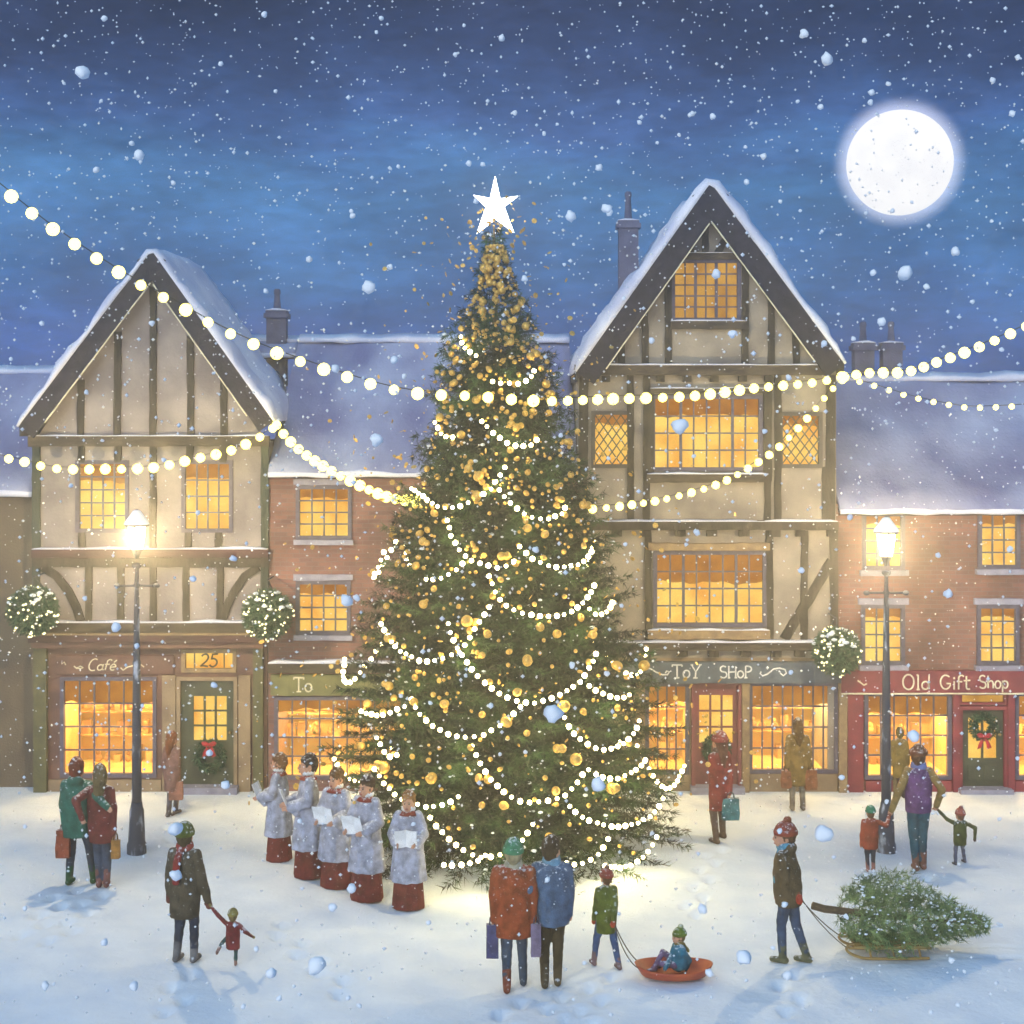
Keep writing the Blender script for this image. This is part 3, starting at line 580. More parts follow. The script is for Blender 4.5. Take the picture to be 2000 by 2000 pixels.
# ---------------------------------------------------------------- lettering, drawn as brush strokes
def arc(cx, cy, rx, ry, a0, a1, n=12): return [(cx+rx*math.cos(R(a0+(a1-a0)*i/n)), cy+ry*math.sin(R(a0+(a1-a0)*i/n))) for i in range(n+1)]
GL = {
 'T': (.85, [[(.05, 1), (.8, 1)], [(.42, 1), (.42, 0)], [(.05, .86), (.05, 1.02)], [(.8, .86), (.8, 1.02)], [(.26, 0), (.6, 0)]]),
 'o': (.62, [arc(.3, .29, .25, .29, 0, 360, 16)]),
 'Y': (.8, [[(.08, 1), (.4, .45), (.75, 1)], [(.4, .45), (.36, 0)], [(.2, 0), (.55, 0)], [(0, 1), (.2, 1)], [(.65, 1), (.85, 1)]]),
 'S': (.72, [arc(.34, .75, .27, .24, 40, 250, 10)+arc(.34, .25, .29, .25, 80, -150, 10)]),
 'H': (.8, [[(.08, 1), (.08, 0)], [(.68, .96), (.68, 0)], [(.08, .48), (.68, .52)], [(0, 0), (.2, 0)], [(.58, 0), (.8, 0)]]),
 'P': (.75, [[(.12, 1), (.12, 0)], [(.12, .98)]+arc(.3, .74, .32, .25, 90, -90, 10)+[(.12, .5)], [(0, 0), (.28, 0)]]),
 'O': (.95, [arc(.44, .5, .38, .52, 0, 360, 20)]),
 'l': (.36, [[(.16, 1), (.16, .02)], [(.05, 0), (.28, 0)], [(.06, .95), (.16, 1)]]),
 'd': (.68, [arc(.3, .27, .24, .27, 0, 360, 14), [(.55, 1), (.54, 0)]]),
 'G': (.9, [arc(.44, .52, .38, .5, 45, 330, 16)+[(.78, .42), (.5, .42)]]),
 'i': (.32, [[(.15, .58), (.15, 0)], arc(.15, .80, .03, .03, 0, 360, 6)]),
 'f': (.5, [arc(.36, .80, .2, .2, 30, 180, 8)+[(.16, .0)], [(0, .55), (.42, .55)]]),
 't': (.56, [[(.22, .95), (.22, .15)]+arc(.36, .15, .14, .15, 180, 320, 6), [(.03, .62), (.5, .66)]]),
 'h': (.66, [[(.1, 1), (.1, 0)], [(.1, .4)]+arc(.33, .36, .22, .22, 150, 0, 8)+[(.55, 0)]]),
 'p': (.64, [[(.1, .58), (.1, -.32)], arc(.33, .29, .23, .28, 0, 360, 14)]),
 ' ': (.55, []),
 'C': (.8, [arc(.45, .5, .40, .55, 60, 300, 16)]),
 'a': (.6, [arc(.26, .26, .22, .26, 0, 360, 14), [(.48, .55), (.48, .1), (.6, .03)]]),
 'e': (.6, [[(.06, .28), (.5, .32)]+arc(.28, .28, .23, .28, 10, 310, 14)]),
 'E': (.6, [[(.06, .28), (.5, .32)]+arc(.28, .28, .23, .28, 10, 310, 14), [(.25, .72), (.45, .95)]]),
 '2': (.75, [arc(.34, .72, .28, .27, 160, -20, 10)+[(.5, .45), (.05, .02), (.25, .08), (.68, .0)]]),
 '5': (.75, [[(.62, 1), (.2, .97), (.14, .58)]+arc(.3, .32, .32, .32, 110, -150, 12)]),
}
def letters(parent, text, x0, x1, yb, yt, yy, m, w=.018, slant=0.0, flourish=()):
    H = fz(yt)-fz(yb); tot = sum(GL[c][0] for c in text); X0, X1 = fx(x0), fx(x1); sx = (X1-X0)/tot; cx = X0; b = MB()
    strokes = []
    for c in text:
        for s in GL[c][1]: strokes.append([(cx+(p[0]+slant*p[1])*sx, fz(yb)+p[1]*H+random.uniform(-.003, .003)) for p in s])
        cx += GL[c][0]*sx
    for s in flourish: strokes.append([(fx(p[0]), fz(p[1])) for p in s])
    for s in strokes:
        if len(s) > 1: b.curve_bar(s, w, yy-.012, yy)
    return b.build('lettering', m, parent)

# ---------------------------------------------------------------- houses
def wall(parent, name, bands, opens, y, m, wobble=0):
    b = MB()
    for (z0, z1, a0, b0, a1, b1) in bands:
        zs = sorted({z0, z1} | {z for o in opens for z in (o[2], o[3]) if z0 < z < z1})
        for u0, u1 in zip(zs, zs[1:]):
            L = lambda z: a0+(a1-a0)*(z-z0)/(z1-z0); Rr = lambda z: b0+(b1-b0)*(z-z0)/(z1-z0)
            zc = (u0+u1)/2; cuts = sorted((o[0], o[1]) for o in opens if o[2] < zc < o[3]); cur = None; segs = []
            xs = [('L', None)]
            last = None
            for c0, c1 in cuts: segs.append((last, c0)); last = c1
            segs.append((last, None))
            for s0, s1 in segs:
                p = lambda s, z, d: (s if s is not None else (L(z) if d == 0 else Rr(z)))
                b.add([(p(s0, u0, 0), y, u0), (p(s1, u0, 1), y, u0), (p(s1, u1, 1), y, u1), (p(s0, u1, 0), y, u1)], [(0, 1, 2, 3)])
    return b.build(name, m, parent)
def win(parent, x0, x1, y0, y1, cols, rows, frame='frame', pane='pane', mull=(), diamond=False, sill=None, lintel=None, glow_fade=.0, fw=.05, y=FY, name='window', bar=.026):
    X0, X1, Z0, Z1 = fx(x0), fx(x1), fz(y1), fz(y0)
    b = MB(); a = y-.035; c = y+.10
    b.box(X0-.02, X0+fw, a, c, Z0-.02, Z1+.02); b.box(X1-fw, X1+.02, a, c, Z0-.02, Z1+.02)
    b.box(X0+fw, X1-fw, a, c, Z1-fw, Z1+.02); b.box(X0+fw, X1-fw, a, c, Z0-.02, Z0+fw)
    ix0, ix1, iz0, iz1 = X0+fw, X1-fw, Z0+fw, Z1-fw
    if diamond:
        n = cols; w = (ix1-ix0)/n; h = (iz1-iz0)/rows
        for k in range(-rows, n+1):
            for sgn in (1, -1):
                pts = []
                # line x = ix0 + (k + t) w , z = iz0 + t h  (t from 0..rows)
                t0 = max(0, -k); t1 = min(rows, n-k)
                if t1 <= t0: continue
                p0 = (ix0+(k+t0)*w, iz0+t0*h); p1 = (ix0+(k+t1)*w, iz0+t1*h)
                if sgn < 0: p0 = (ix0+ix1-p0[0], p0[1]); p1 = (ix0+ix1-p1[0], p1[1])
                b.bar(p0, p1, bar*.8, y+.03+(.004 if sgn > 0 else 0), y+.05+(.004 if sgn > 0 else 0), .002)
    else:
        for i in range(1, cols):
            xx = ix0+(ix1-ix0)*i/cols; big = i in mull
            b.bar((xx, iz0), (xx, iz1), bar*(1.8 if big else 1), y+(.0 if big else .025), y+.062, .003)
        for i in range(1, rows):
            zz = iz0+(iz1-iz0)*i/rows
            b.bar((ix0, zz), (ix1, zz), bar, y+.03, y+.058, .003)
    o = b.build(name, M[frame], parent)
    pm = MB(); pm.add([(X0+fw*.6, y+.074, Z0+fw*.6), (X1-fw*.6, y+.074, Z0+fw*.6), (X1-fw*.6, y+.074, Z1-fw*.6), (X0+fw*.6, y+.074, Z1-fw*.6)], [(0, 1, 2, 3)])
    if pane == 'shop_pane': room(parent, x0, x1, y0, y1)
    po = pm.build('pane', M[pane], o)
    if glow_fade:  # added strip over the pane top, glow gradient put into its colour
        q = MB(); n = max(3, int((ix1-ix0)/.12)); zt = iz1+.02; zb = iz1-(iz1-iz0)*glow_fade; pts = []
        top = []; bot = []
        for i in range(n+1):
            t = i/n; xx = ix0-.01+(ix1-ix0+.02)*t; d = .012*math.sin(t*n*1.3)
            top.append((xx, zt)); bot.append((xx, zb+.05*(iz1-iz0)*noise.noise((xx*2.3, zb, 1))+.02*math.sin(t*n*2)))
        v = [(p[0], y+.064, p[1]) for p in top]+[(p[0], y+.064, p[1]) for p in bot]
        q.add(v, [(i, i+1, n+2+i, n+1+i) for i in range(n)]); q.build('glow_fade', M['glow_fade'], o)
    if sill:
        w, h, d = sill; q = MB(); q.bar((X0-w, Z0-.02-h/2), (X1+w, Z0-.02-h/2), h, y-d, y+.02, .006); so = q.build('sill', M['stone'], o)
    if lintel:
        w, h, d = lintel; q = MB(); q.bar((X0-w, Z1+.025+h/2), (X1+w, Z1+.025+h/2), h, y-d, y+.02, .008); q.build('lintel', M['stone'], o)
    return o
def room(parent, x0, x1, y0, y1, power=150, depth=1.5):
    X0, X1, Z0, Z1 = fx(x0)-.06, fx(x1)+.06, fz(y1)-.05, fz(y0)+.12; a = FY+.13; c = a+depth; b = MB()
    v = [(x, y, z) for x in (X0, X1) for y in (a, c) for z in (Z0, Z1)]
    b.add(v, [(0, 1, 3, 2), (4, 6, 7, 5), (2, 3, 7, 6), (0, 2, 6, 4), (1, 5, 7, 3)]); o = b.build('shop_interior', M['room'], parent)
    g = MB(); rg = random.Random(int(x0)); w = X1-X0
    for zz in (Z0+.0, Z0+.55, Z0+1.0):
        if zz > Z0: g.box(X0+.02, X1-.02, c-.34, c-.02, zz-.03, zz)
        x = X0+.05
        while x < X1-.2:
            q = rg.uniform(.08, .2); h = rg.uniform(.10, .34)
            if rg.random() < .75:
                if rg.random() < .6: g.box(x, x+q, c-.28, c-.06, zz+.001, zz+h)
                else: g.ell((x+q/2, c-.2, zz+q*.5), (q*.5, q*.5, q*.5), n=10, m=6); g.ell((x+q/2, c-.2, zz+q*1.15), (q*.32, q*.32, q*.32), n=10, m=6)
            x += q+rg.uniform(.02, .12)
    g.build('shelf', M['goods'], o)
    for t in ((.5,) if w < 1.3 else (.27, .73)):
        l = bpy.data.lights.new('shop_light', 'POINT'); l.energy = power/(1 if w < 1.3 else 1.6); l.color = (1, .74, .32); l.shadow_soft_size = .08
        lo = bpy.data.objects.new('shop_light', l); COL.objects.link(lo); lo.location = (X0+w*t, FY+.6, Z1-.22); lo.parent = parent; lo.matrix_parent_inverse = Matrix.Translation(-world_loc(parent))
def opening(x0, x1, y0, y1): return (fx(x0), fx(x1), fz(y1), fz(y0))
def snowcap(parent, x0, x1, z, y0, y1, t=.05):
    b = MB(); k = max(3, int((x1-x0)/.12)); rs = []
    for i in range(k+1):
        x = x0+(x1-x0)*i/k; h = t*(.65+.6*noise.noise((x*2.1, z, 3.3))) if 0 < i < k else t*.25
        h = max(h, t*.2)
        rs.append([(x, y0, z), (x, y0-.012, z+h*.5), (x, y0+.02, z+h), (x, y1, z+h), (x, y1, z)])
    return b.rings(rs).build('snow', M['roof_snow'], parent, True)
def beam(parent, name, m, x0, x1, y0, y1, d, snow=.05, w=.01):
    """picture rows y0 (top) to y1"""
    b = MB(); z = (fz(y0)+fz(y1))/2; h = fz(y0)-fz(y1)
    b.bar((fx(x0), z), (fx(x1), z), h, FY-d, FY+.02, w); o = b.build(name, M[m], parent)
    if snow: snowcap(o, fx(x0)+.01, fx(x1)-.01, fz(y0)-.008, FY-d-.005, FY+.01, snow)
    return o
def gable_roof(parent, apex, le, re, y0, y1, barge_w, snow_t, barge='barge'):
    ax, az = fx(apex[0]), fz(apex[1]); pts = [Vector((fx(le[0]), 0, fz(le[1]))), Vector((ax, 0, az)), Vector((fx(re[0]), 0, fz(re[1])))]
    b = MB(); th = .12
    low = [p-Vector((0, 0, th*1.5)) for p in pts]
    rs = [[(p.x, y, p.z) for p in (pts[0], pts[1], pts[2], low[2], low[1], low[0])] for y in (y0+.05, y1)]
    ro = b.rings(rs).build('roof', M['roof'], parent)
    for i, j in ((0, 1), (2, 1)):
        t = (pts[j]-pts[i]).normalized(); n = Vector((-t.z, 0, t.x)); n = n if n.z > 0 else -n
        o = MB(); a = pts[i]-n*barge_w/2; c = pts[j]-n*barge_w/2-Vector((0, 0, 0))
        o.bar((a.x, a.z), (c.x+(.0), c.z), barge_w, y0-.03+(.012 if i else 0), y0+.049, .014); o.build('bargeboard', M[barge], parent)
        o = MB(); a = pts[i]-n*(barge_w+.012)+t*.35; c = pts[j]-n*(barge_w+.012)-t*((barge_w+.02)*abs(t.z/t.x)+.03)
        o.bar((a.x, a.z), (c.x, c.z), .02, y0-.04, y0-.005, .004); o.build('bead', M['cream'], parent)
    s = MB(); N = 46; K = 9; L1 = (pts[1]-pts[0]).length; L2 = (pts[2]-pts[1]).length; top = []; bot = []
    for i in range(N+1):
        d = (L1+L2)*i/N
        p = pts[0].lerp(pts[1], d/L1) if d < L1 else pts[1].lerp(pts[2], (d-L1)/L2)
        n1 = Vector((-(pts[1]-pts[0]).z, 0, (pts[1]-pts[0]).x)).normalized(); n2 = Vector((-(pts[2]-pts[1]).z, 0, (pts[2]-pts[1]).x)).normalized()
        w = min(max((d-L1)/.5+.5, 0), 1); n = (n1*(1-w)+n2*w).normalized(); e = min(1, (i+.15)/1.6, (N-i+.15)/1.6)
        rt, rb = [], []
        for k in range(K+1):
            y = y0-.06+(y1-y0+.1)*(k/K)**1.6
            h = snow_t*(.75+.55*noise.noise((d*1.4, y*1.2, 2.2+ax))+.25*noise.noise((d*5, y*3, 7)))*e
            h *= (.55 if k == 0 else 1)
            q = p+n*max(h, .03); rt.append((q.x, y, q.z)); q2 = p-n*.004; rb.append((q2.x, y, q2.z))
        top.append(rt); bot.append(rb)
    rs = [t+b_[::-1] for t, b_ in zip(top, bot)]
    s.rings(rs).build('snow', M['roof_snow'], ro, True)
    return ro
def long_roof(parent, x0, x1, ye, ze, yr, zr, t=.16, seed=0.0):
    b = MB(); b.rings([[(x, ye-.12, ze-.10), (x, yr, zr-.02), (x, 2*yr-ye, ze-.1), (x, yr, zr-.22), (x, ye-.12, ze-.2)] for x in (x0, x1)])
    ro = b.build('roof', M['roof'], parent)
    g = MB(); g.bar((x0, ze-.16), (x1, ze-.16), .09, ye-.2, ye-.10, .006); g.build('gutter', M['barge'], ro)
    s = MB(); nx = int((x1-x0)/.18); ny = 20; top = []; bot = []
    for i in range(nx+1):
        x = x0+(x1-x0)*i/nx; rt, rb = [], []
        for j in range(ny+1):
            v = j/ny; y = ye-.2+(yr-ye+.25)*v; z = ze-.13+(zr-ze+.15)*v
            h = t*(.8+.6*noise.noise((x*.5+seed, y*.8, 1))+.3*noise.noise((x*1.8, y*2.3+seed, 2)))
            if j == 0: h *= .35; z += .02
            if j == 1: h *= .95
            if j == ny: h += .03*noise.noise((x*2, 0, seed))
            rt.append((x, y, z+max(h, .02))); rb.append((x, y, z-.01))
        top.append(rt); bot.append(rb)
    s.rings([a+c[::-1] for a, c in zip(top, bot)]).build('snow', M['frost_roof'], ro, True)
    for (yy, zz, tt) in ((yr-.12, zr-.03+t, .08), (ye-.2, ze-.12, .06)):
        b = MB(); k = int((x1-x0)/.14); rs = []
        for i in range(k+1):
            x = x0+(x1-x0)*i/k; h = tt*(.75+.8*noise.noise((x*1.3, seed, zz))+.4*noise.noise((x*4.1, seed, zz))); h = max(h, .02); q = .03*noise.noise((x*2.2, 4, seed))
            rs.append([(x, yy-.02, zz-.06+q), (x, yy-.05, zz+h*.5), (x, yy+.06, zz+h), (x, yy+.3, zz+h*.7+.1), (x, yy+.42, zz-.02)])
        b.rings(rs).build('snow_ridge', M['roof_snow'], ro, True)
    return ro
def chimney(parent, x0, x1, ytop, y_pot, d, zb, n=1):
    X0, X1 = fx(x0, d), fx(x1, d); zt = fz(ytop, d); b = MB(); w = X1-X0
    b.box(X0, X1, d, d+w*.8, zb, zt-.16); b.box(X0-.05, X1+.05, d-.05, d+w*.8+.05, zt-.158, zt-.06); b.box(X0-.015, X1+.015, d-.015, d+w*.8+.015, zt-.059, zt)
    o = b.build('chimney', M['chimney'], parent); q = MB(); c = (X0+X1)/2; zp = fz(y_pot, d)
    q.lathe([(zt-.01, w*.2), (zt+.1*(zp-zt), w*.2), (zp-.12, w*.14), (zp-.1, w*.18), (zp-.02, w*.17), (zp, w*.10)], c, d+w*.4, 12)
    q.build('chimney_pot', M['chimney'], o, True)
    snowcap(o, X0-.02, X1+.02, zt-.002, d-.02, d+w*.8, .05)
def box_walls(parent, x0, x1, z, y1, m):
    b = MB(); b.box(x0, x0+.15, FY+.001, y1, -.3, z); b.box(x1-.15, x1, FY+.001, y1, -.3, z); b.box(x0+.15, x1-.15, y1-.15, y1, -.3, z)
    b.build('side_wall', m, parent)
def joist_ends(parent, xs, y0, y1, w, m='timber'):
    for x in xs:
        b = MB(); b.bar((fx(x-w/2), (fz(y0)+fz(y1))/2), (fx(x+w/2), (fz(y0)+fz(y1))/2), fz(y0)-fz(y1), FY-.14, FY+.01, .006)
        b.build('joist_end', M[m], parent)
def door(parent, x0, x1, y0, y1, m, pane_rect, cols, rows, frame):
    b = MB(); X0, X1, Z0, Z1 = fx(x0), fx(x1), fz(y1), fz(y0); p = opening(*pane_rect); y = FY+.03
    b.box(X0, p[0], y, y+.06, Z0, Z1); b.box(p[1], X1, y, y+.06, Z0, Z1); b.box(p[0], p[1], y, y+.06, p[3], Z1); b.box(p[0], p[1], y, y+.06, Z0, p[2])
    w = X1-X0                                        # raised lower panels
    for a, c in ((.16, .45), (.55, .84)): b.box(X0+w*a, X0+w*c, y-.02, y+.002, Z0+.12, p[2]-.12)
    for i in range(1, cols): xx = p[0]+(p[1]-p[0])*i/cols; b.bar((xx, p[2]), (xx, p[3]), .035, y+.004, y+.05, .002)
    for i in range(1, rows): zz = p[2]+(p[3]-p[2])*i/rows; b.bar((p[0], zz), (p[1], zz), .03, y+.008, y+.05, .002)
    o = b.build('door', M[m], parent)
    q = MB(); q.box(p[0]-.01, p[1]+.01, y+.056, y+.059, p[2]-.01, p[3]+.01); q.build('pane', M['pane'], o)
    h = MB(); h.ell((X1-.07, y-.035, Z0+.95), (.03, .03, .03)); h.tube([(X1-.07, y-.03, Z0+.95), (X1-.07, y+.01, Z0+.95)], .012); h.build('handle', M['brass'], o, True)
    f = MB(); t = .07
    f.box(X0-t, X0-.001, FY-.05, FY+.09, Z0, Z1+t); f.box(X1+.001, X1+t, FY-.05, FY+.09, Z0, Z1+t); f.box(X0-.001, X1+.001, FY-.05, FY+.09, Z1+.001, Z1+t)
    f.build('door_frame', M[frame], o)
    s = MB(); s.box(X0-.1, X1+.1, FY-.28, FY+.09, -.05, Z0-.002); s.build('doorstep', M['stone'], o)
    return o
def blades(b, n, fn, size=(.05, .012), spread=1.0):
    for _ in range(n):
        c, nrm = fn(); c = Vector(c); nrm = Vector(nrm)
        t = (nrm+Vector((random.uniform(-1, 1), random.uniform(-1, 1), random.uniform(-1, 1)))*spread).normalized()
        a = t.orthogonal().normalized(); a.rotate(Matrix.Rotation(random.uniform(0, 6.3), 3, t)); L = size[0]*random.uniform(.7, 1.3); w = size[1]
        b.add([c-a*w, c+a*w, c+a*w*.8+t*L*.6, c+t*L, c-a*w*.8+t*L*.6], [(0, 1, 2, 3, 4)])
def wreath(x, y, r, label, d=FY-.04, bow=(0, -1)):
    X, Z = fx(x), fz(y); rr = r/106.6; t = thing('wreath', (X, d, Z), label, 'wreath', 'wreaths on the shop doors'); b = MB()
    def fn():
        a = random.uniform(0, 2*PI); c = random.uniform(0, 2*PI); q = rr*.22; rad = rr+q*math.cos(c)
        p = (X+rad*math.cos(a), d-.03+q*math.sin(c), Z+rad*math.sin(a)); return p, (math.cos(a)*math.cos(c), math.sin(c), math.sin(a)*math.cos(c))
    blades(b, 700, fn, (.075, .014), .8)
    b.lathe([(0, 0.001)]*2) if False else None
    pts = [(X+rr*math.cos(2*PI*i/24), d-.03, Z+rr*math.sin(2*PI*i/24)) for i in range(25)]; b.tube(pts, rr*.16, 6)
    b.build('foliage', M['leaf'], t)
    q = MB(); bx, bz = X+bow[0]*rr, Z+bow[1]*rr*-.95; s = .075
    for sg in (-1, 1):
        q.ell((bx+sg*s*.95, d-.10, bz+.02), (s*.9, .03, s*.6), (Vector((1, 0, .3*sg))).normalized(), Vector((0, -1, 0)), Vector((-.3*sg, 0, 1)).normalized())
        q.rings([[(bx+sg*.01-.03, d-.09, bz), (bx+sg*.01+.03, d-.09, bz), (bx+sg*.01+.03, d-.08, bz), (bx+sg*.01-.03, d-.08, bz)], [(bx+sg*.07-.035, d-.10, bz-.13), (bx+sg*.07+.035, d-.10, bz-.13), (bx+sg*.07+.035, d-.09, bz-.13), (bx+sg*.07-.035, d-.09, bz-.13)],
                 [(bx+sg*.09-.04, d-.095, bz-.23), (bx+sg*.09+.04, d-.095, bz-.20), (bx+sg*.09+.04, d-.085, bz-.20), (bx+sg*.09-.04, d-.085, bz-.23)]])
    q.ell((bx, d-.11, bz+.01), (.032, .03, .032)); q.build('bow', M['ribbon'], t, True)
def sign(name_loc, x0, x1, y0, y1, m, label, d=.10, trim=None):
    t = thing('shop_sign', (fx((x0+x1)/2), FY-d, fz(y1)), label, 'shop sign'); b = MB()
    b.bar((fx(x0), (fz(y0)+fz(y1))/2), (fx(x1), (fz(y0)+fz(y1))/2), fz(y0)-fz(y1), FY-d, FY-.002, .006); bo = b.build('board', M[m], t)
    if trim: q = MB(); q.bar((fx(x0), fz(y1)-.012), (fx(x1), fz(y1)-.012), .025, FY-d-.02, FY-.003, .004); q.build('trim', M[trim], t)
    return t

def build_houses():
    # ---- left: timber framed house, number 25
    h = thing('timber_house', (fx(292), FY+3, 0), 'timber framed gabled house with the number 25 over the door and a cafe below', 'house')
    w1, w2 = (150, 250, 901, 1038), (357, 453, 901, 1038); sw = (120, 304, 1324, 1516); dr = (353, 457, 1329, 1532); tr = (357, 460, 1270, 1311)
    ops = [opening(*w1), opening(*w2)]
    L, Rr = fx(67), fx(522)
    zT = fz(862)
    wall(h, 'upper_wall', [(fz(1235), zT, L, Rr, L, Rr), (zT, fz(508), L, Rr, fx(303), fx(307))], ops, FY, M['plaster_grey'])
    wall(h, 'shopfront', [(-.3, fz(1235), L, Rr, L, Rr)], [opening(*sw), opening(*dr), opening(*tr)], FY, M['shop_brown'])
    box_walls(h, L, Rr, zT, FY+3.5, M['plaster_grey'])
    gable_roof(h, (305, 492), (47, 833), (540, 822), FY-.32, FY+3.6, .33, .19)
    tf = MB()
    for x, a, b_ in ((159, 742, 872), (231, 648, 872), (300, 560, 872), (372, 656, 872), (437, 742, 872), (300, 872, 1075), (160, 872, 903), (231, 872, 903), (372, 872, 903), (437, 872, 903), (160, 1040, 1072), (368, 1040, 1072), (428, 1040, 1072),
                     (174, 1105, 1214), (237, 1105, 1214), (300, 1105, 1214), (364, 1105, 1214), (431, 1105, 1214)):
        tf.bar((fx(x), fz(a)), (fx(x+random.uniform(-2, 2)), fz(b_)), .125, FY-.05, FY+.01)
    tf.curve_bar([(fx(85), fz(1108)), (fx(112), fz(1125)), (fx(135), fz(1155)), (fx(150), fz(1185)), (fx(159), fz(1214))], .15, FY-.06, FY+.01)
    tf.curve_bar([(fx(505), fz(1108)), (fx(478), fz(1125)), (fx(458), fz(1155)), (fx(443), fz(1185)), (fx(434), fz(1214))], .15, FY-.06, FY+.01)
    tf.build('timber_frame', M['timber'], h)
    for x in (72, 518):
        b = MB(); b.bar((fx(x), fz(866)), (fx(x), fz(1214)), .14, FY-.07, FY+.02); b.build('corner_post', M['timber_green'], h)
    beam(h, 'tie_beam', 'beam', 58, 527, 851, 872, .12, .035); beam(h, 'jetty_beam', 'maroon_beam', 66, 526, 1071, 1088, .16, .05)
    beam(h, 'lower_jetty_beam', 'timber', 66, 526, 1089, 1107, .11, 0); beam(h, 'sill_beam', 'beam', 70, 520, 1214, 1234, .16, .06)
    beam(h, 'cornice', 'maroon_beam', 66, 520, 1236, 1250, .34, .0); beam(h, 'cornice_moulding', 'shop_brown', 68, 518, 1251, 1262, .24, 0)
    q = MB(); q.bar((fx(66), fz(1234.5)), (fx(520), fz(1234.5)), .02, FY-.36, FY-.17, .004); q.build('cornice_edge', M['casing'], h)
    win(h, *w1, 4, 5, pane='pane', glow_fade=.28); win(h, *w2, 4, 4, pane='pane', glow_fade=.22)
    win(h, *sw, 6, 4, pane='shop_pane', glow_fade=.25, name='shop_window')
    for x0, x1, y0, y1 in ((69, 94, 1264, 1552), (496, 515, 1264, 1552)):
        b = MB(); b.box(fx(x0), fx(x1), FY-.12, FY+.005, -.1, fz(y0)); b.build('pilaster', M['pilaster_green'], h)
    for x0, x1 in ((318, 344), (467, 490)):
        b = MB(); b.box(fx(x0), fx(x1), FY-.06, FY+.005, -.1, fz(1318)); b.build('door_pier', M['shop_stone'], h)
    b = MB(); b.box(fx(96), fx(316), FY-.05, FY+.004, -.1, fz(1522)); b.build('stall_riser', M['shop_stone'], h)
    t = win(h, *tr, 1, 1, frame='casing', pane='pane', name='fanlight')
    b = MB()
    for x in (379, 437): b.bar((fx(x), fz(1308)), (fx(x), fz(1273)), .02, FY+.03, FY+.06, .002)
    b.build('glazing_bar', M['lead'], t)
    letters(t, '25', 389, 425, 1303, 1278, FY+.055, M['black'], .030, .12)
    door(h, *dr, 'door_green', (377, 442, 1360, 1447), 3, 3, 'shop_stone')
    t = sign('cafe', 110, 340, 1280, 1316, 'shop_brown', 'dull brown fascia sign with the word Cafe in thin cream script', .05)
    letters(t, 'CafE', 172, 228, 1308, 1287, FY-.05, M['cream'], .021, .25, flourish=[arc(158, 1302, 6, 3, 180, 0, 6), [(146, 1300), (152, 1305), (158, 1300), (164, 1303)], [(237, 1303), (242, 1308), (250, 1302), (262, 1299), (275, 1296), (283, 1302)], [(122, 1296), (127, 1292), (130, 1298)]])
    wreath(410, 1476, 24, 'green wreath with an orange red bow on the dark green cafe door', FY+.01)
    # ---- far left low house with a plain wall
    h = thing('low_house', (fx(-150), FY+3, 0), 'plain brown low house with a snowy roof at the left edge', 'house'); L, Rr = fx(-420), fx(66)
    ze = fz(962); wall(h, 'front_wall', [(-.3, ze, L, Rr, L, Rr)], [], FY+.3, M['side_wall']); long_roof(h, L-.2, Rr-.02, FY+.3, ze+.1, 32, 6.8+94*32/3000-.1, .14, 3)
    b = MB(); b.box(L, L+.15, FY+.301, 35, -.3, ze); b.box(L+.15, Rr, 34.8, 35, -.3, ze); b.build('side_wall', M['side_wall'], h)
    # ---- brick house behind the tree
    h = thing('brick_house', (fx(830), FY+3, 0), 'low brick house with a long snowy roof behind the Christmas tree', 'house'); L, Rr = fx(524), fx(1128)
    ws = [(580, 685, 950, 1052), (580, 683, 1136, 1238), (880, 985, 950, 1052), (880, 985, 1136, 1238)]; sw = (538, 790, 1362, 1520); dr = (860, 960, 1335, 1536)
    wall(h, 'front_wall', [(-.3, fz(915), L, Rr, L, Rr)], [opening(*w) for w in ws]+[opening(*sw), opening(*dr)], FY, M['brick_mauve'])
    box_walls(h, L, Rr, fz(915), 36, M['brick_mauve'])
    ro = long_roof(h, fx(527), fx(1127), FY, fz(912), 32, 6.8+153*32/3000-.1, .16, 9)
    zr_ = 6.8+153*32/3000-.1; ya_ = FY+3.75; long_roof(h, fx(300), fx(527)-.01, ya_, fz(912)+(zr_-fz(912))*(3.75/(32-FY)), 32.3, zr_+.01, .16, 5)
    chimney(h, 520, 558, 606, 563, 32, 7.5)
    for w in ws: win(h, *w, 4, 4, pane='pane', glow_fade=.2, sill=(.05, .09, .10), lintel=(.06, .11, .05))
    win(h, *sw, 9, 4, pane='shop_pane', name='shop_window', glow_fade=.15); door(h, *dr, 'door_green', (880, 940, 1365, 1450), 3, 3, 'shop_stone')
    beam(h, 'cornice', 'beam', 526, 1126, 1292, 1310, .22, .07)
    t = sign('to', 530, 840, 1316, 1357, 'sign_green', 'olive green shop sign with cream letters To, half hidden by the tree', .09)
    letters(t, 'To', 574, 612, 1349, 1322, FY-.09, M['cream'], .027)
    # ---- toy shop
    h = thing('timber_house', (fx(1380), FY+3, 0), 'tall timber framed gabled house above the blue toy shop sign', 'house'); L, Rr = fx(1130), fx(1633)
    gw = (1313, 1445, 508, 626); cw = (1274, 1487, 774, 918); dl, dR = (1157, 1235, 805, 912), (1523, 1604, 807, 912); c2 = (1278, 1495, 1078, 1222)
    sl, srw, dr = (1262, 1344, 1335, 1510), (1464, 1634, 1334, 1508), (1358, 1440, 1340, 1532)
    ops = [opening(*w) for w in (gw, cw, dl, dR, c2)]; zT = fz(722)
    wall(h, 'upper_wall', [(fz(1285), zT, L, Rr, L, Rr), (zT, fz(395), L-.1, Rr-.1, fx(1379), fx(1383))], ops, FY, M['plaster'])
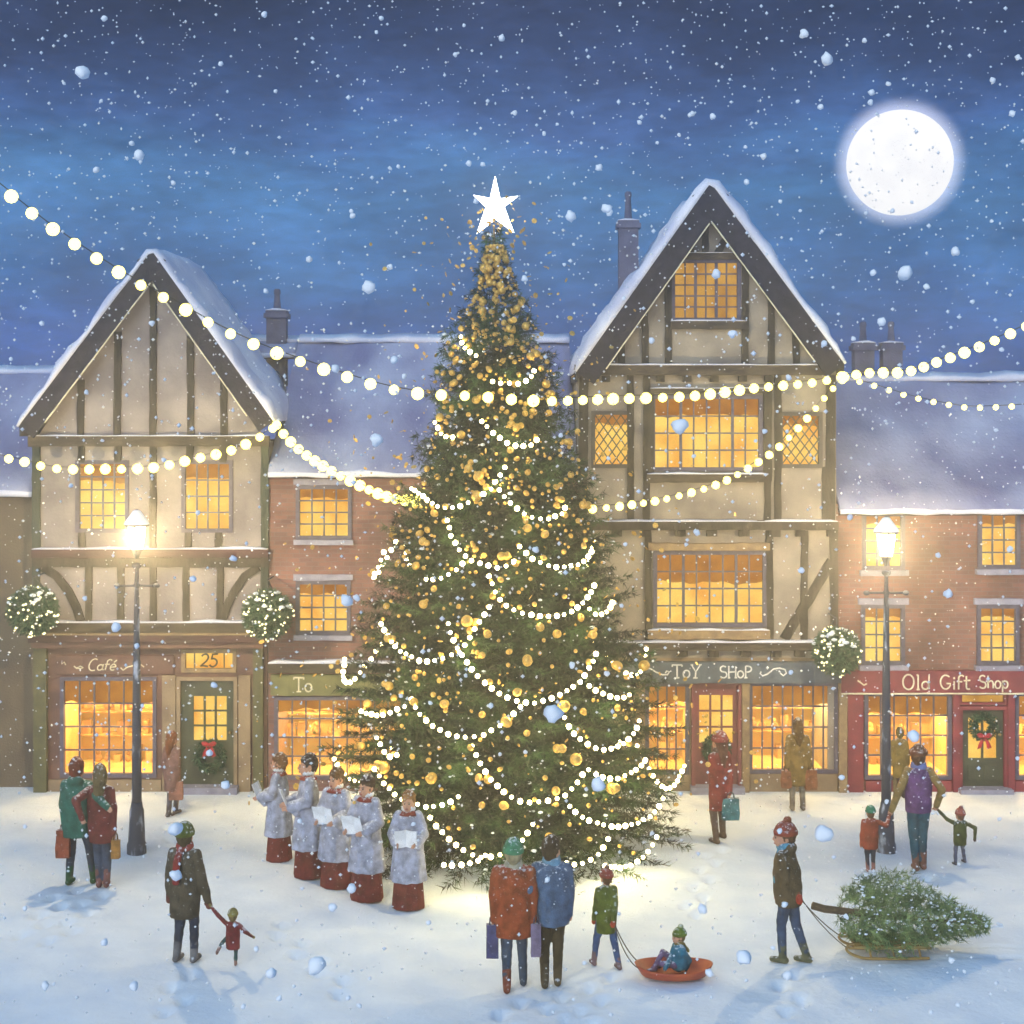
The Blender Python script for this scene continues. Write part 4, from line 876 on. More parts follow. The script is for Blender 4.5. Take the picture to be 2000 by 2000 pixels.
    wall(h, 'shopfront', [(-.3, fz(1285), L, Rr+.03, L, Rr+.03)], [opening(*w) for w in (sl, srw, dr)], FY, M['shop_stone'])
    box_walls(h, L, Rr, zT, FY+5, M['plaster'])
    gable_roof(h, (1383, 362), (1124, 727), (1642, 712), FY-.34, FY+5, .40, .22)
    tf = MB(); bar = lambda x, a, b_, w=.125: tf.bar((fx(x), fz(a)), (fx(x+random.uniform(-2, 2)), fz(b_)), w, FY-.05, FY+.01)
    for x, a, b_ in ((1213, 640, 716), (1259, 575, 716), (1305, 500, 716), (1456, 500, 716), (1506, 575, 716), (1553, 640, 716), (1378, 410, 497),
                     (1231, 733, 1018), (1263, 733, 1018), (1501, 733, 800), (1519, 733, 1018), (1499, 936, 1018), (1612, 912, 1018), (1265, 1036, 1252), (1502, 1036, 1252), (1571, 1036, 1252)): bar(x, a, b_)
    for x in (1140, 1622): bar(x, 733, 1018, .17); bar(x+6 if x > 1400 else x, 1036, 1252, .15)
    tf.bar((fx(1499), fz(765)), (fx(1499), fz(940)), .15, FY-.055, FY+.01); tf.bar((fx(1271), fz(765)), (fx(1271), fz(940)), .11, FY-.055, FY+.01)
    tf.curve_bar([(fx(1336), fz(452)), (fx(1342), fz(472)), (fx(1350), fz(497))], .13, FY-.06, FY+.01); tf.curve_bar([(fx(1428), fz(458)), (fx(1412), fz(474)), (fx(1400), fz(497))], .13, FY-.06, FY+.01)
    tf.bar((fx(1624), fz(1095)), (fx(1531), fz(1248)), .18, FY-.065, FY+.01)
    tf.build('timber_frame', M['timber'], h)
    beam(h, 'window_beam', 'beam', 1310, 1458, 494, 507, .10, .02); beam(h, 'window_beam', 'beam', 1308, 1458, 627, 643, .12, .04)
    beam(h, 'tie_beam', 'beam', 1122, 1620, 713, 733, .17, .04); joist_ends(h, (1145, 1183, 1289, 1341, 1394, 1449, 1500), 734, 746, 16)
    beam(h, 'window_beam', 'beam', 1268, 1496, 758, 768, .10, .03); beam(h, 'window_beam', 'beam', 1262, 1500, 925, 942, .14, .05)
    beam(h, 'jetty_beam', 'timber', 1128, 1634, 1017, 1034, .18, .05); joist_ends(h, (1204, 1260, 1328, 1389, 1452, 1512, 1562, 1624), 1035, 1047, 20)
    beam(h, 'window_beam', 'casing', 1266, 1502, 1060, 1074, .13, .0); beam(h, 'window_beam', 'casing', 1264, 1502, 1229, 1247, .13, .04)
    beam(h, 'jetty_beam', 'beam', 1128, 1636, 1252, 1268, .20, .05); joist_ends(h, (1203, 1265, 1332, 1392, 1455, 1514, 1560, 1612), 1269, 1281, 20)
    win(h, *gw, 6, 5, pane='pane_dim', mull=(2, 4)); win(h, *cw, 8, 4, pane='pane', mull=(2, 6), glow_fade=.24); win(h, *c2, 8, 4, pane='pane', mull=(2, 6), glow_fade=.42)
    win(h, *dl, 4, 4, pane='pane', diamond=True, frame='lead', glow_fade=.2); win(h, *dR, 4, 4, pane='pane', diamond=True, frame='lead', glow_fade=.2)
    win(h, *sl, 4, 4, pane='shop_pane', name='shop_window', glow_fade=.2); win(h, *srw, 8, 4, pane='shop_pane', name='shop_window', glow_fade=.24)
    b = MB(); b.box(fx(1350), fx(1357), FY-.09, FY+.005, -.1, fz(1336)); b.box(fx(1441), fx(1447), FY-.09, FY+.005, -.1, fz(1336)); b.build('door_post', M['door_red'], h)
    for x0, x1 in ((1448, 1462), (1636, 1652), (1240, 1258)):
        b = MB(); b.box(fx(x0), fx(x1), FY-.13, FY-.002, -.1, fz(1333)); b.build('pilaster', M['casing'], h)
    b = MB(); b.box(fx(1464), fx(1634), FY-.05, FY+.004, -.1, fz(1511)); b.build('stall_riser', M['shop_stone'], h)
    door(h, *dr, 'door_red', (1366, 1432, 1358, 1452), 3, 3, 'door_red')
    t = sign('toy', 1212, 1640, 1291, 1332, 'sign_blue', 'blue grey shop sign reading TOY SHOP in white letters with scrolls', .15)
    letters(t, 'ToY', 1310, 1367, 1321, 1296, FY-.15, M['white_paint'], .026); letters(t, 'SHoP', 1403, 1468, 1321, 1298, FY-.15, M['white_paint'], .026,
        flourish=[[(1258, 1303), (1268, 1303), (1280, 1310), (1292, 1315), (1302, 1315), (1306, 1309), (1300, 1308), (1298, 1312)], [(1484, 1309), (1482, 1313), (1487, 1317), (1496, 1314), (1508, 1304), (1520, 1302), (1530, 1305), (1533, 1312), (1527, 1317), (1521, 1312)]])
    wreath(1399, 1462, 20, 'wreath on the red toy shop door behind the woman in red', FY+.01, (0, 1))
    chimney(h, 1209, 1247, 430, 372, 31.5, 7.5)
    # ---- gift shop
    h = thing('brick_house', (fx(1830), FY+3, 0), 'red brick house with a long snowy roof above the gift shop', 'house'); L, Rr = fx(1634), fx(2260)
    ws = [(1686, 1765, 1003, 1111), (1912, 1990, 1001, 1109), (1684, 1765, 1183, 1297), (1910, 1988, 1183, 1297), (2130, 2208, 1001, 1109), (2130, 2208, 1183, 1297)]
    sw, dr, s2 = (1690, 1856, 1354, 1520), (1879, 1960, 1386, 1536), (1984, 2120, 1354, 1520)
    trn = (1876, 1963, 1355, 1374)
    wall(h, 'front_wall', [(-.3, fz(985), L, Rr, L, Rr)], [opening(*w) for w in ws+[sw, dr, s2, trn]], FY+.04, M['brick'])
    b = MB(); b.box(Rr-.15, Rr, FY+.05, 36, -.3, fz(985)); b.box(L, Rr-.15, 35.8, 36, -.3, fz(985)); b.build('side_wall', M['brick'], h)
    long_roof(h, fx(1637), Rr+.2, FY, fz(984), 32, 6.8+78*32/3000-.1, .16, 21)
    chimney(h, 1670, 1708, 669, 627, 32, 6.9); chimney(h, 1725, 1763, 669, 627, 32, 6.9)
    for w in ws: win(h, *w, 3, 4, pane='pane', glow_fade=.18, sill=(.07, .10, .12), lintel=(.08, .11, .07))
    win(h, *sw, 6, 4, pane='shop_pane', name='shop_window', glow_fade=.24); win(h, *s2, 6, 4, pane='shop_pane', name='shop_window', glow_fade=.24)
    for x0, x1, y0 in ((1654, 1684, 1352), (1859, 1872, 1352), (1966, 1979, 1352)):
        b = MB(); b.box(fx(x0), fx(x1), FY-.10, FY+.038, -.1, fz(y0)); b.build('pilaster', M['gift_red'], h)
    b = MB(); b.box(fx(1690), fx(1857), FY-.06, FY+.03, -.1, fz(1524)); b.box(fx(1981), fx(2120), FY-.06, FY+.03, -.1, fz(1524)); b.build('stall_riser', M['gift_red'], h)
    win(h, *trn, 1, 1, frame='gift_red', pane='pane_dim', name='fanlight', fw=.02)
    door(h, *dr, 'door_green', (1892, 1948, 1402, 1482), 2, 1, 'gift_red')
    t = sign('gift', 1640, 2150, 1308, 1350, 'gift_red', 'maroon shop sign reading Old Gift Shop in cream letters', .17, 'cream')
    letters(t, 'Old', 1757, 1813, 1343, 1315, FY-.17, M['cream'], .028); letters(t, 'Gift', 1830, 1891, 1343, 1316, FY-.17, M['cream'], .027)
    letters(t, 'Shop', 1906, 1964, 1341, 1316, FY-.17, M['cream'], .027, flourish=[[(1671, 1326), (1678, 1331), (1683, 1335), (1689, 1332)]])
    wreath(1920, 1418, 20, 'green wreath with a crimson bow on the gift shop door', FY+.01, (0, 1))
# ---------------------------------------------------------------- conifers
PROF = [(0.2, 2.5), (0.45, 2.78), (1.2, 2.86), (2.04, 2.74), (2.86, 2.50), (3.7, 2.22), (4.5, 1.88), (5.3, 1.62), (6.1, 1.36), (6.96, 1.10), (7.6, .95), (8.1, .70), (8.93, .34), (9.75, .12), (9.95, .03)]
def prof(z): return float(np.interp(z, [p[0] for p in PROF], [p[1] for p in PROF]))
TX, TY, TD = -.10, 24.6, 24.6
def axis(z): return TX-.19*z/10.0
def conifer(z0, z1, rfun, axfun, whorl, nb, needle, nstep, droop, seed, upturn=.12, twig=.45):
    """needles and shoots of a conifer with a vertical axis, as triangles"""
    rg = np.random.default_rng(seed); A, B, W = [], [], []
    z = z0
    shoots = []                                   # start, end
    while z < z1:
        r = rfun(z); n = max(5, int(nb*(.35+.65*min(1, r/1.5)))); ph = rg.uniform(0, 6.28)
        for k in range(n):
            a = ph+2*PI*k/n+rg.uniform(-.25, .25); L = r*rg.uniform(.80, 1.06)
            zz = z+rg.uniform(-.5, .5)*whorl; t = (zz-z0)/(z1-z0)
            dr = droop*(1-t)-.25*t
            d = np.array([math.cos(a), math.sin(a)]); m = max(3, int(L/.13)); c = np.array([axfun(zz), 0, zz]); pts = [c]
            for i in range(1, m+1):
                s = i/m; pts.append(np.array([c[0]+d[0]*L*s, d[1]*L*s, zz+L*(-dr*s*s*.9+upturn*s**4+.10*s*t)+rg.normal(0, .012)]))
            pts = np.array(pts)
            for i in range(m):
                if i/m > .12: shoots.append((pts[i], pts[i+1]))
                s = (i+.5)/m
                if s < .2: continue
                for sg in (-1, 1):
                    tl = twig*min(1, L/1.4)*(1.12-s)*rg.uniform(.6, 1.2)+.06
                    ang = a+sg*rg.uniform(.6, 1.05); p = pts[i]*.5+pts[i+1]*.5
                    e = p+np.array([math.cos(ang)*tl, math.sin(ang)*tl, -tl*rg.uniform(.0, .45)]); shoots.append((p, e))
                    if tl > .22:
                        q = p+(e-p)*.45; tl2 = tl*.5; ang2 = ang+sg*.7*rg.uniform(-1, 1); shoots.append((q, q+np.array([math.cos(ang2)*tl2, math.sin(ang2)*tl2, -tl2*.35])))
        z += whorl*rg.uniform(.85, 1.15)
    S = np.array([s[0] for s in shoots]); E = np.array([s[1] for s in shoots]); L = np.linalg.norm(E-S, axis=1)
    cnt = np.maximum(2, (L/nstep).astype(int)); idx = np.repeat(np.arange(len(S)), cnt)
    t = rg.uniform(0, 1.02, len(idx))[:, None]; base = S[idx]+(E[idx]-S[idx])*t
    dirn = (E[idx]-S[idx])/L[idx][:, None]
    rnd = rg.normal(0, 1, (len(idx), 3)); rnd -= (rnd*dirn).sum(1)[:, None]*dirn; rnd /= np.linalg.norm(rnd, axis=1)[:, None]+1e-9
    nd = dirn*.75+rnd*.75+np.array([0, 0, -.12]); nd /= np.linalg.norm(nd, axis=1)[:, None]
    ln = needle[0]*rg.uniform(.6, 1.25, len(idx))[:, None]; wv = np.cross(nd, rg.normal(0, 1, (len(idx), 3))); wv /= np.linalg.norm(wv, axis=1)[:, None]+1e-9
    V = np.empty((len(idx)*3, 3)); V[0::3] = base-wv*needle[1]; V[1::3] = base+wv*needle[1]; V[2::3] = base+nd*ln
    return V, S, E
def tri_mesh(name, V, m):
    n = len(V)//3; me = bpy.data.meshes.new(name); me.vertices.add(len(V)); me.vertices.foreach_set('co', V.astype(np.float32).ravel())
    me.loops.add(len(V)); me.loops.foreach_set('vertex_index', np.arange(len(V), dtype=np.int32))
    me.polygons.add(n); me.polygons.foreach_set('loop_start', np.arange(0, len(V), 3, dtype=np.int32)); me.update(calc_edges=True); me.validate()
    me.materials.append(m); return me
def on_tree(x, y, off=.05):                     # the front of the crown in the direction of a picture place
    best = None
    d = 20.5
    while d < 25.5:
        p = P(x, y, d); e = math.hypot(p.x-axis(p.z), p.y-TY)-prof(min(max(p.z, .2), 9.9))-off
        if best is None or e < best[0]: best = (e, p)
        if e < 0: return p
        d += .02
    return best[1]

ICO = {}
def ico(r, sub, m, key, jit=0):
    bm = bmesh.new(); bmesh.ops.create_icosphere(bm, subdivisions=sub, radius=r)
    if jit:
        for v in bm.verts: v.co *= 1+jit*noise.noise(v.co*(1.3/r)+Vector((key, 0, 0)))
    me = bpy.data.meshes.new('ball'); bm.to_mesh(me); bm.free(); me.materials.append(m)
    me.polygons.foreach_set('use_smooth', [True]*len(me.polygons)); return me
def resample(pts, step):
    pts = [Vector(p) for p in pts]
    # smooth by Catmull-Rom
    q = []
    for i in range(len(pts)-1):
        p0, p1, p2, p3 = pts[max(i-1, 0)], pts[i], pts[i+1], pts[min(i+2, len(pts)-1)]
        for k in range(10):
            t = k/10; q.append(.5*((2*p1)+(p2-p0)*t+(2*p0-5*p1+4*p2-p3)*t*t+(3*p1-p0-3*p2+p3)*t**3))
    q.append(pts[-1]); out = [q[0]]; acc = 0
    for a, b in zip(q, q[1:]):
        L = (b-a).length; 
        while acc+L >= step:
            f = (step-acc)/L; a = a.lerp(b, f); out.append(a); L = (b-a).length; acc = 0
        acc += L
    return q, out
def light_string(name, pts, step, meshes, cordr, label, cat, group, hang=0.0, jit=0.0, bname='bulb'):
    q, bs = resample(pts, step); r = thing(name, q[0], label, cat, group)
    MB().tube(q, cordr, 4).build('cord', M['cord'], r)
    for b in bs:
        p = b+Vector((random.uniform(-jit, jit), random.uniform(-jit, jit), -hang+random.uniform(-jit, jit)))
        o = bpy.data.objects.new(bname, random.choice(meshes)); COL.objects.link(o); o.parent = r; o.location = p-q[0]
    return r

def build_tree():
    t = thing('christmas_tree', (TX, TY, 0), 'huge Christmas tree lit with swags of lights in the middle of the square', 'tree')
    V, S, E = conifer(.28, 9.9, prof, lambda z: axis(z)-TX, .135, 17, (.125, .0085), .017, .34, 5)
    ctr = t.location
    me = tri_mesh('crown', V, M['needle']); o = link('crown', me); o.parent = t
    b = MB(); b.tube([(0, 0, -.2), (-.02, 0, 2), (-.08, 0, 5), (-.16, 0, 8), (-.19, 0, 9.9)], [.17, .15, .10, .05, .015], 10); o = link('trunk', b.mesh('trunk', M['bark'], True)); o.parent = t
    # branches: dark wood under the needles
    rg = np.random.default_rng(3); k = rg.choice(len(S), 5000, replace=False); b = MB()
    V2 = []
    for i in k:
        s, e = S[i], E[i]; w = np.array([0, 0, .008]); V2 += [s-w, s+w, e]
    o = link('branch', tri_mesh('branch', np.array(V2), M['bark'])); o.parent = t; o['kind'] = 'stuff'
    # snow lying on the ends of the branches
    b = MB(); idx = [i for i in rg.choice(len(E), 900, replace=False) if math.hypot(E[i][0], E[i][1]) > .72*prof(E[i][2])][:240]
    for i in idx:
        c = Vector(E[i])+Vector((0, 0, .02)); r = random.uniform(.015, .04)
        b.ell(c, (r*1.2, r, r*.7), n=8, m=5)
    sm = b.mesh('snow', M['snow'], True)
    o = link('snow', sm); o.parent = t; o['kind'] = 'stuff'
    # star
    s = MB(); c = P(967, 400, 24.55); k = 24.55/F
    out = [(967, 344), (977, 388), (1012, 383), (985, 404), (1004, 455), (968, 428), (931, 457), (949, 404), (924, 381), (957, 387)]
    out = [P(x, y, 24.55) for x, y in out]; cf, cb = c+Vector((0, -.09, 0)), c+Vector((0, .09, 0))
    s.add([cf, cb]+out, [(0, 2+i, 2+(i+1) % 10) for i in range(10)]+[(1, 2+(i+1) % 10, 2+i) for i in range(10)])
    solo('tree_star', s, M['star'], c, 'glowing white five pointed star on top of the Christmas tree', 'star')
    # swags of fairy lights
    meshes = [ico(r, 2, M['fairy'], 0) for r in (.027, .033, .039)]
    SW = [
     ([(901, 657), (904, 673), (922, 691), (940, 695)], 'tiny fairy light swag near the top of the tree, among dense gold baubles'),
     ([(962, 745), (989, 749), (1020, 747), (1038, 735), (1047, 717)], 'short fairy light swag just above the big string of bulbs crossing the tree'),
     ([(850, 825), (861, 847), (874, 854), (890, 851), (908, 840)], 'short fairy light swag at the upper left edge, just below the big bulb string'),
     ([(941, 822), (964, 845), (991, 865), (1017, 871), (1038, 869), (1049, 858)], 'fairy light swag at the upper right, just below the big bulb string'),
     ([(803, 954), (825, 969), (850, 987), (874, 991), (897, 989), (919, 978), (959, 954), (973, 933), (989, 907)], 'fairy light swag at the left edge where the timber house string ends'),
     ([(966, 943), (980, 965), (1002, 987), (1028, 1005), (1056, 1014), (1082, 1010), (1100, 1000), (1107, 983)], 'fairy light swag on the upper right of the tree, level with the toy shop beam'),
     ([(874, 1016), (881, 1045), (901, 1078), (922, 1096), (939, 1101), (966, 1108), (991, 1105), (1013, 1092)], 'long fairy light swag left of centre in the upper third of the tree'),
     ([(1015, 1068), (1035, 1088), (1056, 1099), (1082, 1107), (1107, 1107), (1133, 1101), (1151, 1085), (1158, 1070)], 'fairy light swag at the right edge facing the upper toy shop window'),
     ([(832, 1132), (854, 1132), (875, 1123), (897, 1107), (908, 1097)], 'short rising fairy light swag at the left beside the lower brick house window'),
     ([(955, 1125), (966, 1154), (984, 1179), (1009, 1193), (1038, 1201), (1071, 1204), (1100, 1201), (1125, 1188), (1143, 1172), (1158, 1150), (1162, 1132)], 'deep round fairy light swag on the right, half way up the tree'),
     ([(745, 1219), (770, 1262), (796, 1279), (825, 1291), (857, 1289), (883, 1279), (901, 1270), (926, 1230), (948, 1197), (962, 1175)], 'deep fairy light swag on the left, half way up the tree'),
     ([(875, 1219), (886, 1251), (901, 1277), (919, 1304), (944, 1331), (970, 1351), (1002, 1366), (1035, 1373), (1067, 1367), (1100, 1353), (1133, 1331), (1154, 1299), (1169, 1270)], 'widest and deepest fairy light swag, across the middle of the tree'),
     ([(1151, 1190), (1165, 1201), (1183, 1197), (1198, 1175)], 'tiny fairy light swag at the right edge beside the lower toy shop window'),
     ([(1151, 1340), (1176, 1355), (1209, 1364), (1234, 1356)], 'shallow fairy light swag at the right edge level with the toy shop door'),
     ([(705, 1389), (727, 1396), (752, 1396), (781, 1382), (792, 1378)], 'shallow fairy light swag at the left edge above the choir'),
     ([(805, 1367), (821, 1396), (846, 1418), (883, 1436), (919, 1440), (948, 1434), (980, 1414), (1002, 1396), (1020, 1375)], 'long fairy light swag left of centre under the widest one'),
     ([(1102, 1402), (1118, 1429), (1140, 1447), (1169, 1462), (1198, 1462), (1223, 1447), (1241, 1429), (1249, 1407)], 'round fairy light swag at the right edge facing the toy shop doorstep'),
     ([(732, 1503), (748, 1528), (773, 1553), (806, 1569), (844, 1576), (881, 1565), (898, 1553)], 'fairy light swag low on the left just behind the heads of the choir'),
     ([(922, 1458), (947, 1507), (976, 1540), (1013, 1563), (1055, 1567), (1096, 1557), (1129, 1528), (1146, 1499)], 'deep fairy light swag low in the centre of the tree'),
     ([(1150, 1503), (1171, 1516), (1200, 1522), (1229, 1511), (1254, 1495), (1266, 1474)], 'fairy light swag low at the right edge, upper of the two there'),
     ([(1113, 1574), (1134, 1594), (1163, 1607), (1204, 1615), (1245, 1607), (1279, 1586), (1299, 1553)], 'fairy light swag near the bottom right of the tree'),
     ([(840, 1598), (864, 1627), (893, 1652), (927, 1671), (956, 1673), (984, 1667), (1018, 1644), (1047, 1598)], 'deep fairy light swag near the bottom, right behind the green hat'),
     ([(1090, 1682), (1130, 1688), (1165, 1672), (1190, 1636)], 'fairy light swag at the bottom hem behind the red hatted child'),
     ([(1183, 1692), (1215, 1694), (1243, 1684), (1268, 1662), (1284, 1632)], 'lowest fairy light swag at the right hem of the tree'),
     ([(866, 1690), (898, 1690), (930, 1682), (951, 1668)], 'lowest fairy light swag at the left hem of the tree, beside the ginger choirboy'),
     ([(735, 1440), (752, 1470), (768, 1478), (785, 1468)], 'tiny drooping fairy light swag at the left edge just above the choir'),
    ]
    for pts, lab in SW:
        w = [on_tree(x, y, .06) for x, y in pts]
        light_string('fairy_light_swag', w, .132, meshes, .006, lab, 'fairy lights', 'fairy light swags on the Christmas tree', 0, .008)
    # swags round the back, seen only from elsewhere
    for k in range(12):
        a0 = R(5+k*14); z = (1.2, 3.0, 4.8)[k % 3]; pts = []
        for i in range(7):
            a = a0+R(34)*i/6; zz = z-.55*math.sin(PI*i/6); r = prof(zz)+.06; pts.append((axis(zz)+r*math.cos(a), TY+r*math.sin(a), zz))
        light_string('fairy_light_swag', pts, .16, meshes, .006, 'fairy light swag on the far side of the Christmas tree, facing the shops', 'fairy lights', 'fairy light swags on the Christmas tree', 0, .008)
    # baubles
    bm_ = [ico(r, 3, M['gold'], r*90, .035) for r in (.03, .04, .05, .066, .088)]
    rg = random.Random(11); spots = []
    big = [(930, 969), (952, 1238), (1158, 1239), (1100, 1380), (1098, 1462), (827, 1180), (912, 1213), (1010, 1352), (1088, 1238), (1105, 1378), (989, 1410), (750, 1499), (843, 1520), (953, 1522), (1088, 1462), (1125, 1483), (760, 1340), (868, 1375), (1055, 1225), (915, 915), (935, 930), (1030, 1290), (1203, 1539), (1258, 1300), (1205, 1300), (1195, 1540)]
    for x, y in big: spots.append((x, y, 4 if rg.random() < .5 else 3))
    while len(spots) < 298:
        y = 500+1170*rg.random()**1.55
        if y > 1690: continue
        hw = {460: 12, 560: 42, 660: 86, 720: 115, 800: 130, 900: 160, 1000: 192, 1100: 225, 1200: 258, 1300: 288, 1400: 312, 1500: 328, 1600: 318, 1700: 250}
        ks = sorted(hw); w = np.interp(y, ks, [hw[k] for k in ks]); cx = np.interp(y, [460, 1500], [967, 988]); x = cx+w*rg.uniform(-1, 1)*.92
        spots.append((x, y, rg.choice((1, 1, 2, 2, 3, 2)) if y < 820 else rg.choice((0, 1, 1, 2, 2, 3))))
    for x, y, s in spots:
        p = on_tree(x, y, .03+rg.uniform(-.05, .05)); o = bpy.data.objects.new('bauble', bm_[s]); COL.objects.link(o); o.location = p; o.rotation_euler = (rg.uniform(0, 3), rg.uniform(0, 3), 0)
        o.scale = (1, rg.uniform(.75, 1), rg.uniform(.9, 1.1))
        tag(o, 'gold foil bauble hanging among the needles of the Christmas tree', 'bauble', 'gold baubles on the Christmas tree')
    gb = MB()
    for _ in range(620):
        y = 480+1150*rg.random()**1.9; w = np.interp(y, ks, [hw[k] for k in ks]); x = np.interp(y, [460, 1500], [967, 988])+w*rg.uniform(-1, 1)*.95
        c = on_tree(x, y, .02+rg.uniform(-.06, .04)); q = rg.uniform(.014, .034); gb.ell(c, (q, q*rg.uniform(.7, 1), q*rg.uniform(.8, 1.1)), n=8, m=5)
    tag(gb.build('gold_beads', M['gold'], None, True), kind='stuff', label='many tiny gold beads among the needles of the Christmas tree', cat='beads')
    # gold glitter drifting round the tree
    b = MB()
    for _ in range(700):
        z = rg.uniform(.8, 10.2)**1; a = rg.uniform(0, 2*PI); r = prof(min(z, 9.9))+abs(rg.gauss(.15, .7)); c = Vector((axis(z)+r*math.cos(a), TY+r*math.sin(a)*.8, z)); s = rg.uniform(.012, .038)
        u = Vector((rg.uniform(-1, 1), rg.uniform(-1, 1), rg.uniform(-1, 1))).normalized(); w = u.orthogonal(); v = u.cross(w)
        b.rings([[c+(w*math.cos(2*PI*i/6)+v*math.sin(2*PI*i/6))*s*q+u*h for i in range(6)] for q, h in ((.8, -.004), (1, 0), (.8, .004))])
    tag(b.build('gold_confetti', M['gold']), kind='stuff', label='gold foil confetti drifting in the air round the tree', cat='confetti')

def build_strings():
    meshes = [ico(r, 2, M['bulb'], 0) for r in (.075, .085, .095)]
    def dep(pts): return [P(*p) for p in pts]
    light_string('string_lights', dep([(-420, 40, 20.5), (-200, 225, 21.1), (-60, 318, 21.5), (0, 358, 21.6), (40, 392, 21.7), (115, 449, 21.8), (230, 524, 22), (330, 580, 22.1), (460, 650, 22.3), (600, 704, 22.5), (780, 757, 22.8), (935, 768, 23.1), (1055, 777, 23.4), (1200, 773, 24.6), (1350, 768, 25.6), (1480, 752, 26.6), (1590, 742, 27.4), (1645, 730, 27.75)]), .36, meshes, .008,
        'longest string of round bulbs, from upper left past the tree to the toy shop', 'string lights', 'strings of bulbs across the square', .05)
    light_string('string_lights', dep([(-400, 640, 24.5), (-200, 790, 25.8), (-60, 870, 26.6), (0, 888, 26.8), (40, 896, 27), (110, 911, 27.2), (200, 912, 27.3), (300, 909, 27.4), (380, 892, 27.5), (450, 876, 27.6), (510, 848, 27.7), (538, 828, 27.75)]), .28, meshes, .007,
        'string of bulbs hanging across the upper windows of the left timber house', 'string lights', 'strings of bulbs across the square', .04)
    light_string('string_lights', dep([(540, 826, 27.7), (565, 856, 27.4), (600, 886, 27), (650, 917, 26.4), (710, 947, 25.8), (760, 967, 25.2), (815, 975, 24.6)]), .27, meshes, .007,
        'string of bulbs running from the left timber house eaves down to the tree', 'string lights', 'strings of bulbs across the square', .04)
    light_string('string_lights', dep([(1648, 732, 27.7), (1700, 724, 27.2), (1770, 722, 26.6), (1830, 703, 26), (1900, 678, 25.4), (1985, 642, 24.8), (2060, 605, 24.4), (2250, 500, 23.4), (2420, 395, 22.6)]), .30, meshes, .008,
        'string of bulbs rising from the toy shop eaves to the right edge', 'string lights', 'strings of bulbs across the square', .04)
    light_string('string_lights', dep([(1650, 735, 27.75), (1700, 748, 27.7), (1780, 772, 27.6), (1850, 787, 27.5), (1900, 793, 27.4), (2000, 789, 27.2), (2060, 780, 27.1), (2180, 745, 27.6), (2255, 715, 27.95)]), .27, [ico(.05, 2, M['bulb'], 0)], .007,
        'string of small bulbs sagging over the gift shop roof', 'string lights', 'strings of bulbs across the square', .03)
    light_string('string_lights', dep([(1645, 738, 27.75), (1620, 762, 27.6), (1570, 820, 27.3), (1520, 870, 27), (1470, 905, 26.7), (1400, 942, 26.2), (1300, 970, 25.6), (1220, 983, 25), (1150, 990, 24.6)]), .27, [ico(.055, 2, M['bulb'], 0), ico(.07, 2, M['bulb'], 0)], .007,
        'string of bulbs swooping from the toy shop eaves down to the tree', 'string lights', 'strings of bulbs across the square', .04)

def build_lamps():
    for px, yb, yc, lab in ((267, 1661, 1047, 'iron street lamp with a lit lantern in front of the cafe'), (1731, 1662, 1061, 'iron street lamp with a lit lantern in front of the gift shop')):
        g = G(px, yb); D = g.y; k = D/F; Z = lambda y: CAMH-(y-HOR)*k
        t = thing('street_lamp', (g.x, D, 0), lab, 'street lamp', 'street lamps')
        b = MB(); b.lathe([(-.3, .155), (.10, .155), (.14, .135), (Z(1580)-.02, .115), (Z(1580)+.02, .10), (Z(1572)+.05, .085)], g.x, D, 14); b.build('base', M['iron_snowy'], t, True)
        b = MB(); b.lathe([(Z(1576), .080), (Z(1400), .070), (Z(1300), .058), (Z(1298), .066), (Z(1292), .066), (Z(1290), .055), (Z(1180), .042), (Z(yc+102), .036), (Z(yc+96), .06), (Z(yc+92), .036), (Z(yc+64), .030), (Z(yc+60), .07), (Z(yc+55), .075), (Z(yc+53), .03)], g.x, D, 14); b.build('column', M['iron_snowy'], t, True)
        b = MB(); zb = Z(yc+97); b.tube([(g.x-.30, D, zb), (g.x+.30, D, zb)], .017, 8)
        for s in (-1, 1): b.ell((g.x+s*.31, D, zb), (.055, .04, .04))
        b.build('ladder_bar', M['iron'], t, True)
        zc = Z(yc); lb, lt = zc-.20, zc+.15
        gl = MB(); gl.lathe([(lb, .085), (lt, .14)], g.x, D, 4); gl.build('lantern_glass', M['lantern'], t)
        l = bpy.data.lights.new('lantern_light', 'POINT'); l.energy = LAMP; l.color = (1, .76, .38); l.shadow_soft_size = .07
        lo = bpy.data.objects.new('lantern_light', l); COL.objects.link(lo); lo.parent = t; lo.location = (0, 0, zc-.02)
        f = MB()
        for i in range(4):
            a = 2*PI*i/4; f.tube([(g.x+.092*math.cos(a), D+.092*math.sin(a), lb-.02), (g.x+.147*math.cos(a), D+.147*math.sin(a), lt+.01)], .011, 5)
        f.lathe([(lb-.16, .035), (lb-.10, .05), (lb-.002, .10), (lb-.001, .02)], g.x, D, 4)
        f.build('lantern_frame', M['iron'], t)
        c = MB(); c.lathe([(lt+.002, .19), (lt+.03, .20), (lt+.14, .08), (lt+.18, .07), (lt+.22, .03), (lt+.28, .02)], g.x, D, 8); co = c.build('lantern_cap', M['iron'], t)
        s = MB(); s.lathe([(lt+.035, .205), (lt+.075, .19), (lt+.18, .11), (lt+.25, .06), (lt+.27, .0)], g.x, D, 12); s.build('snow', M['snow'], co, True)

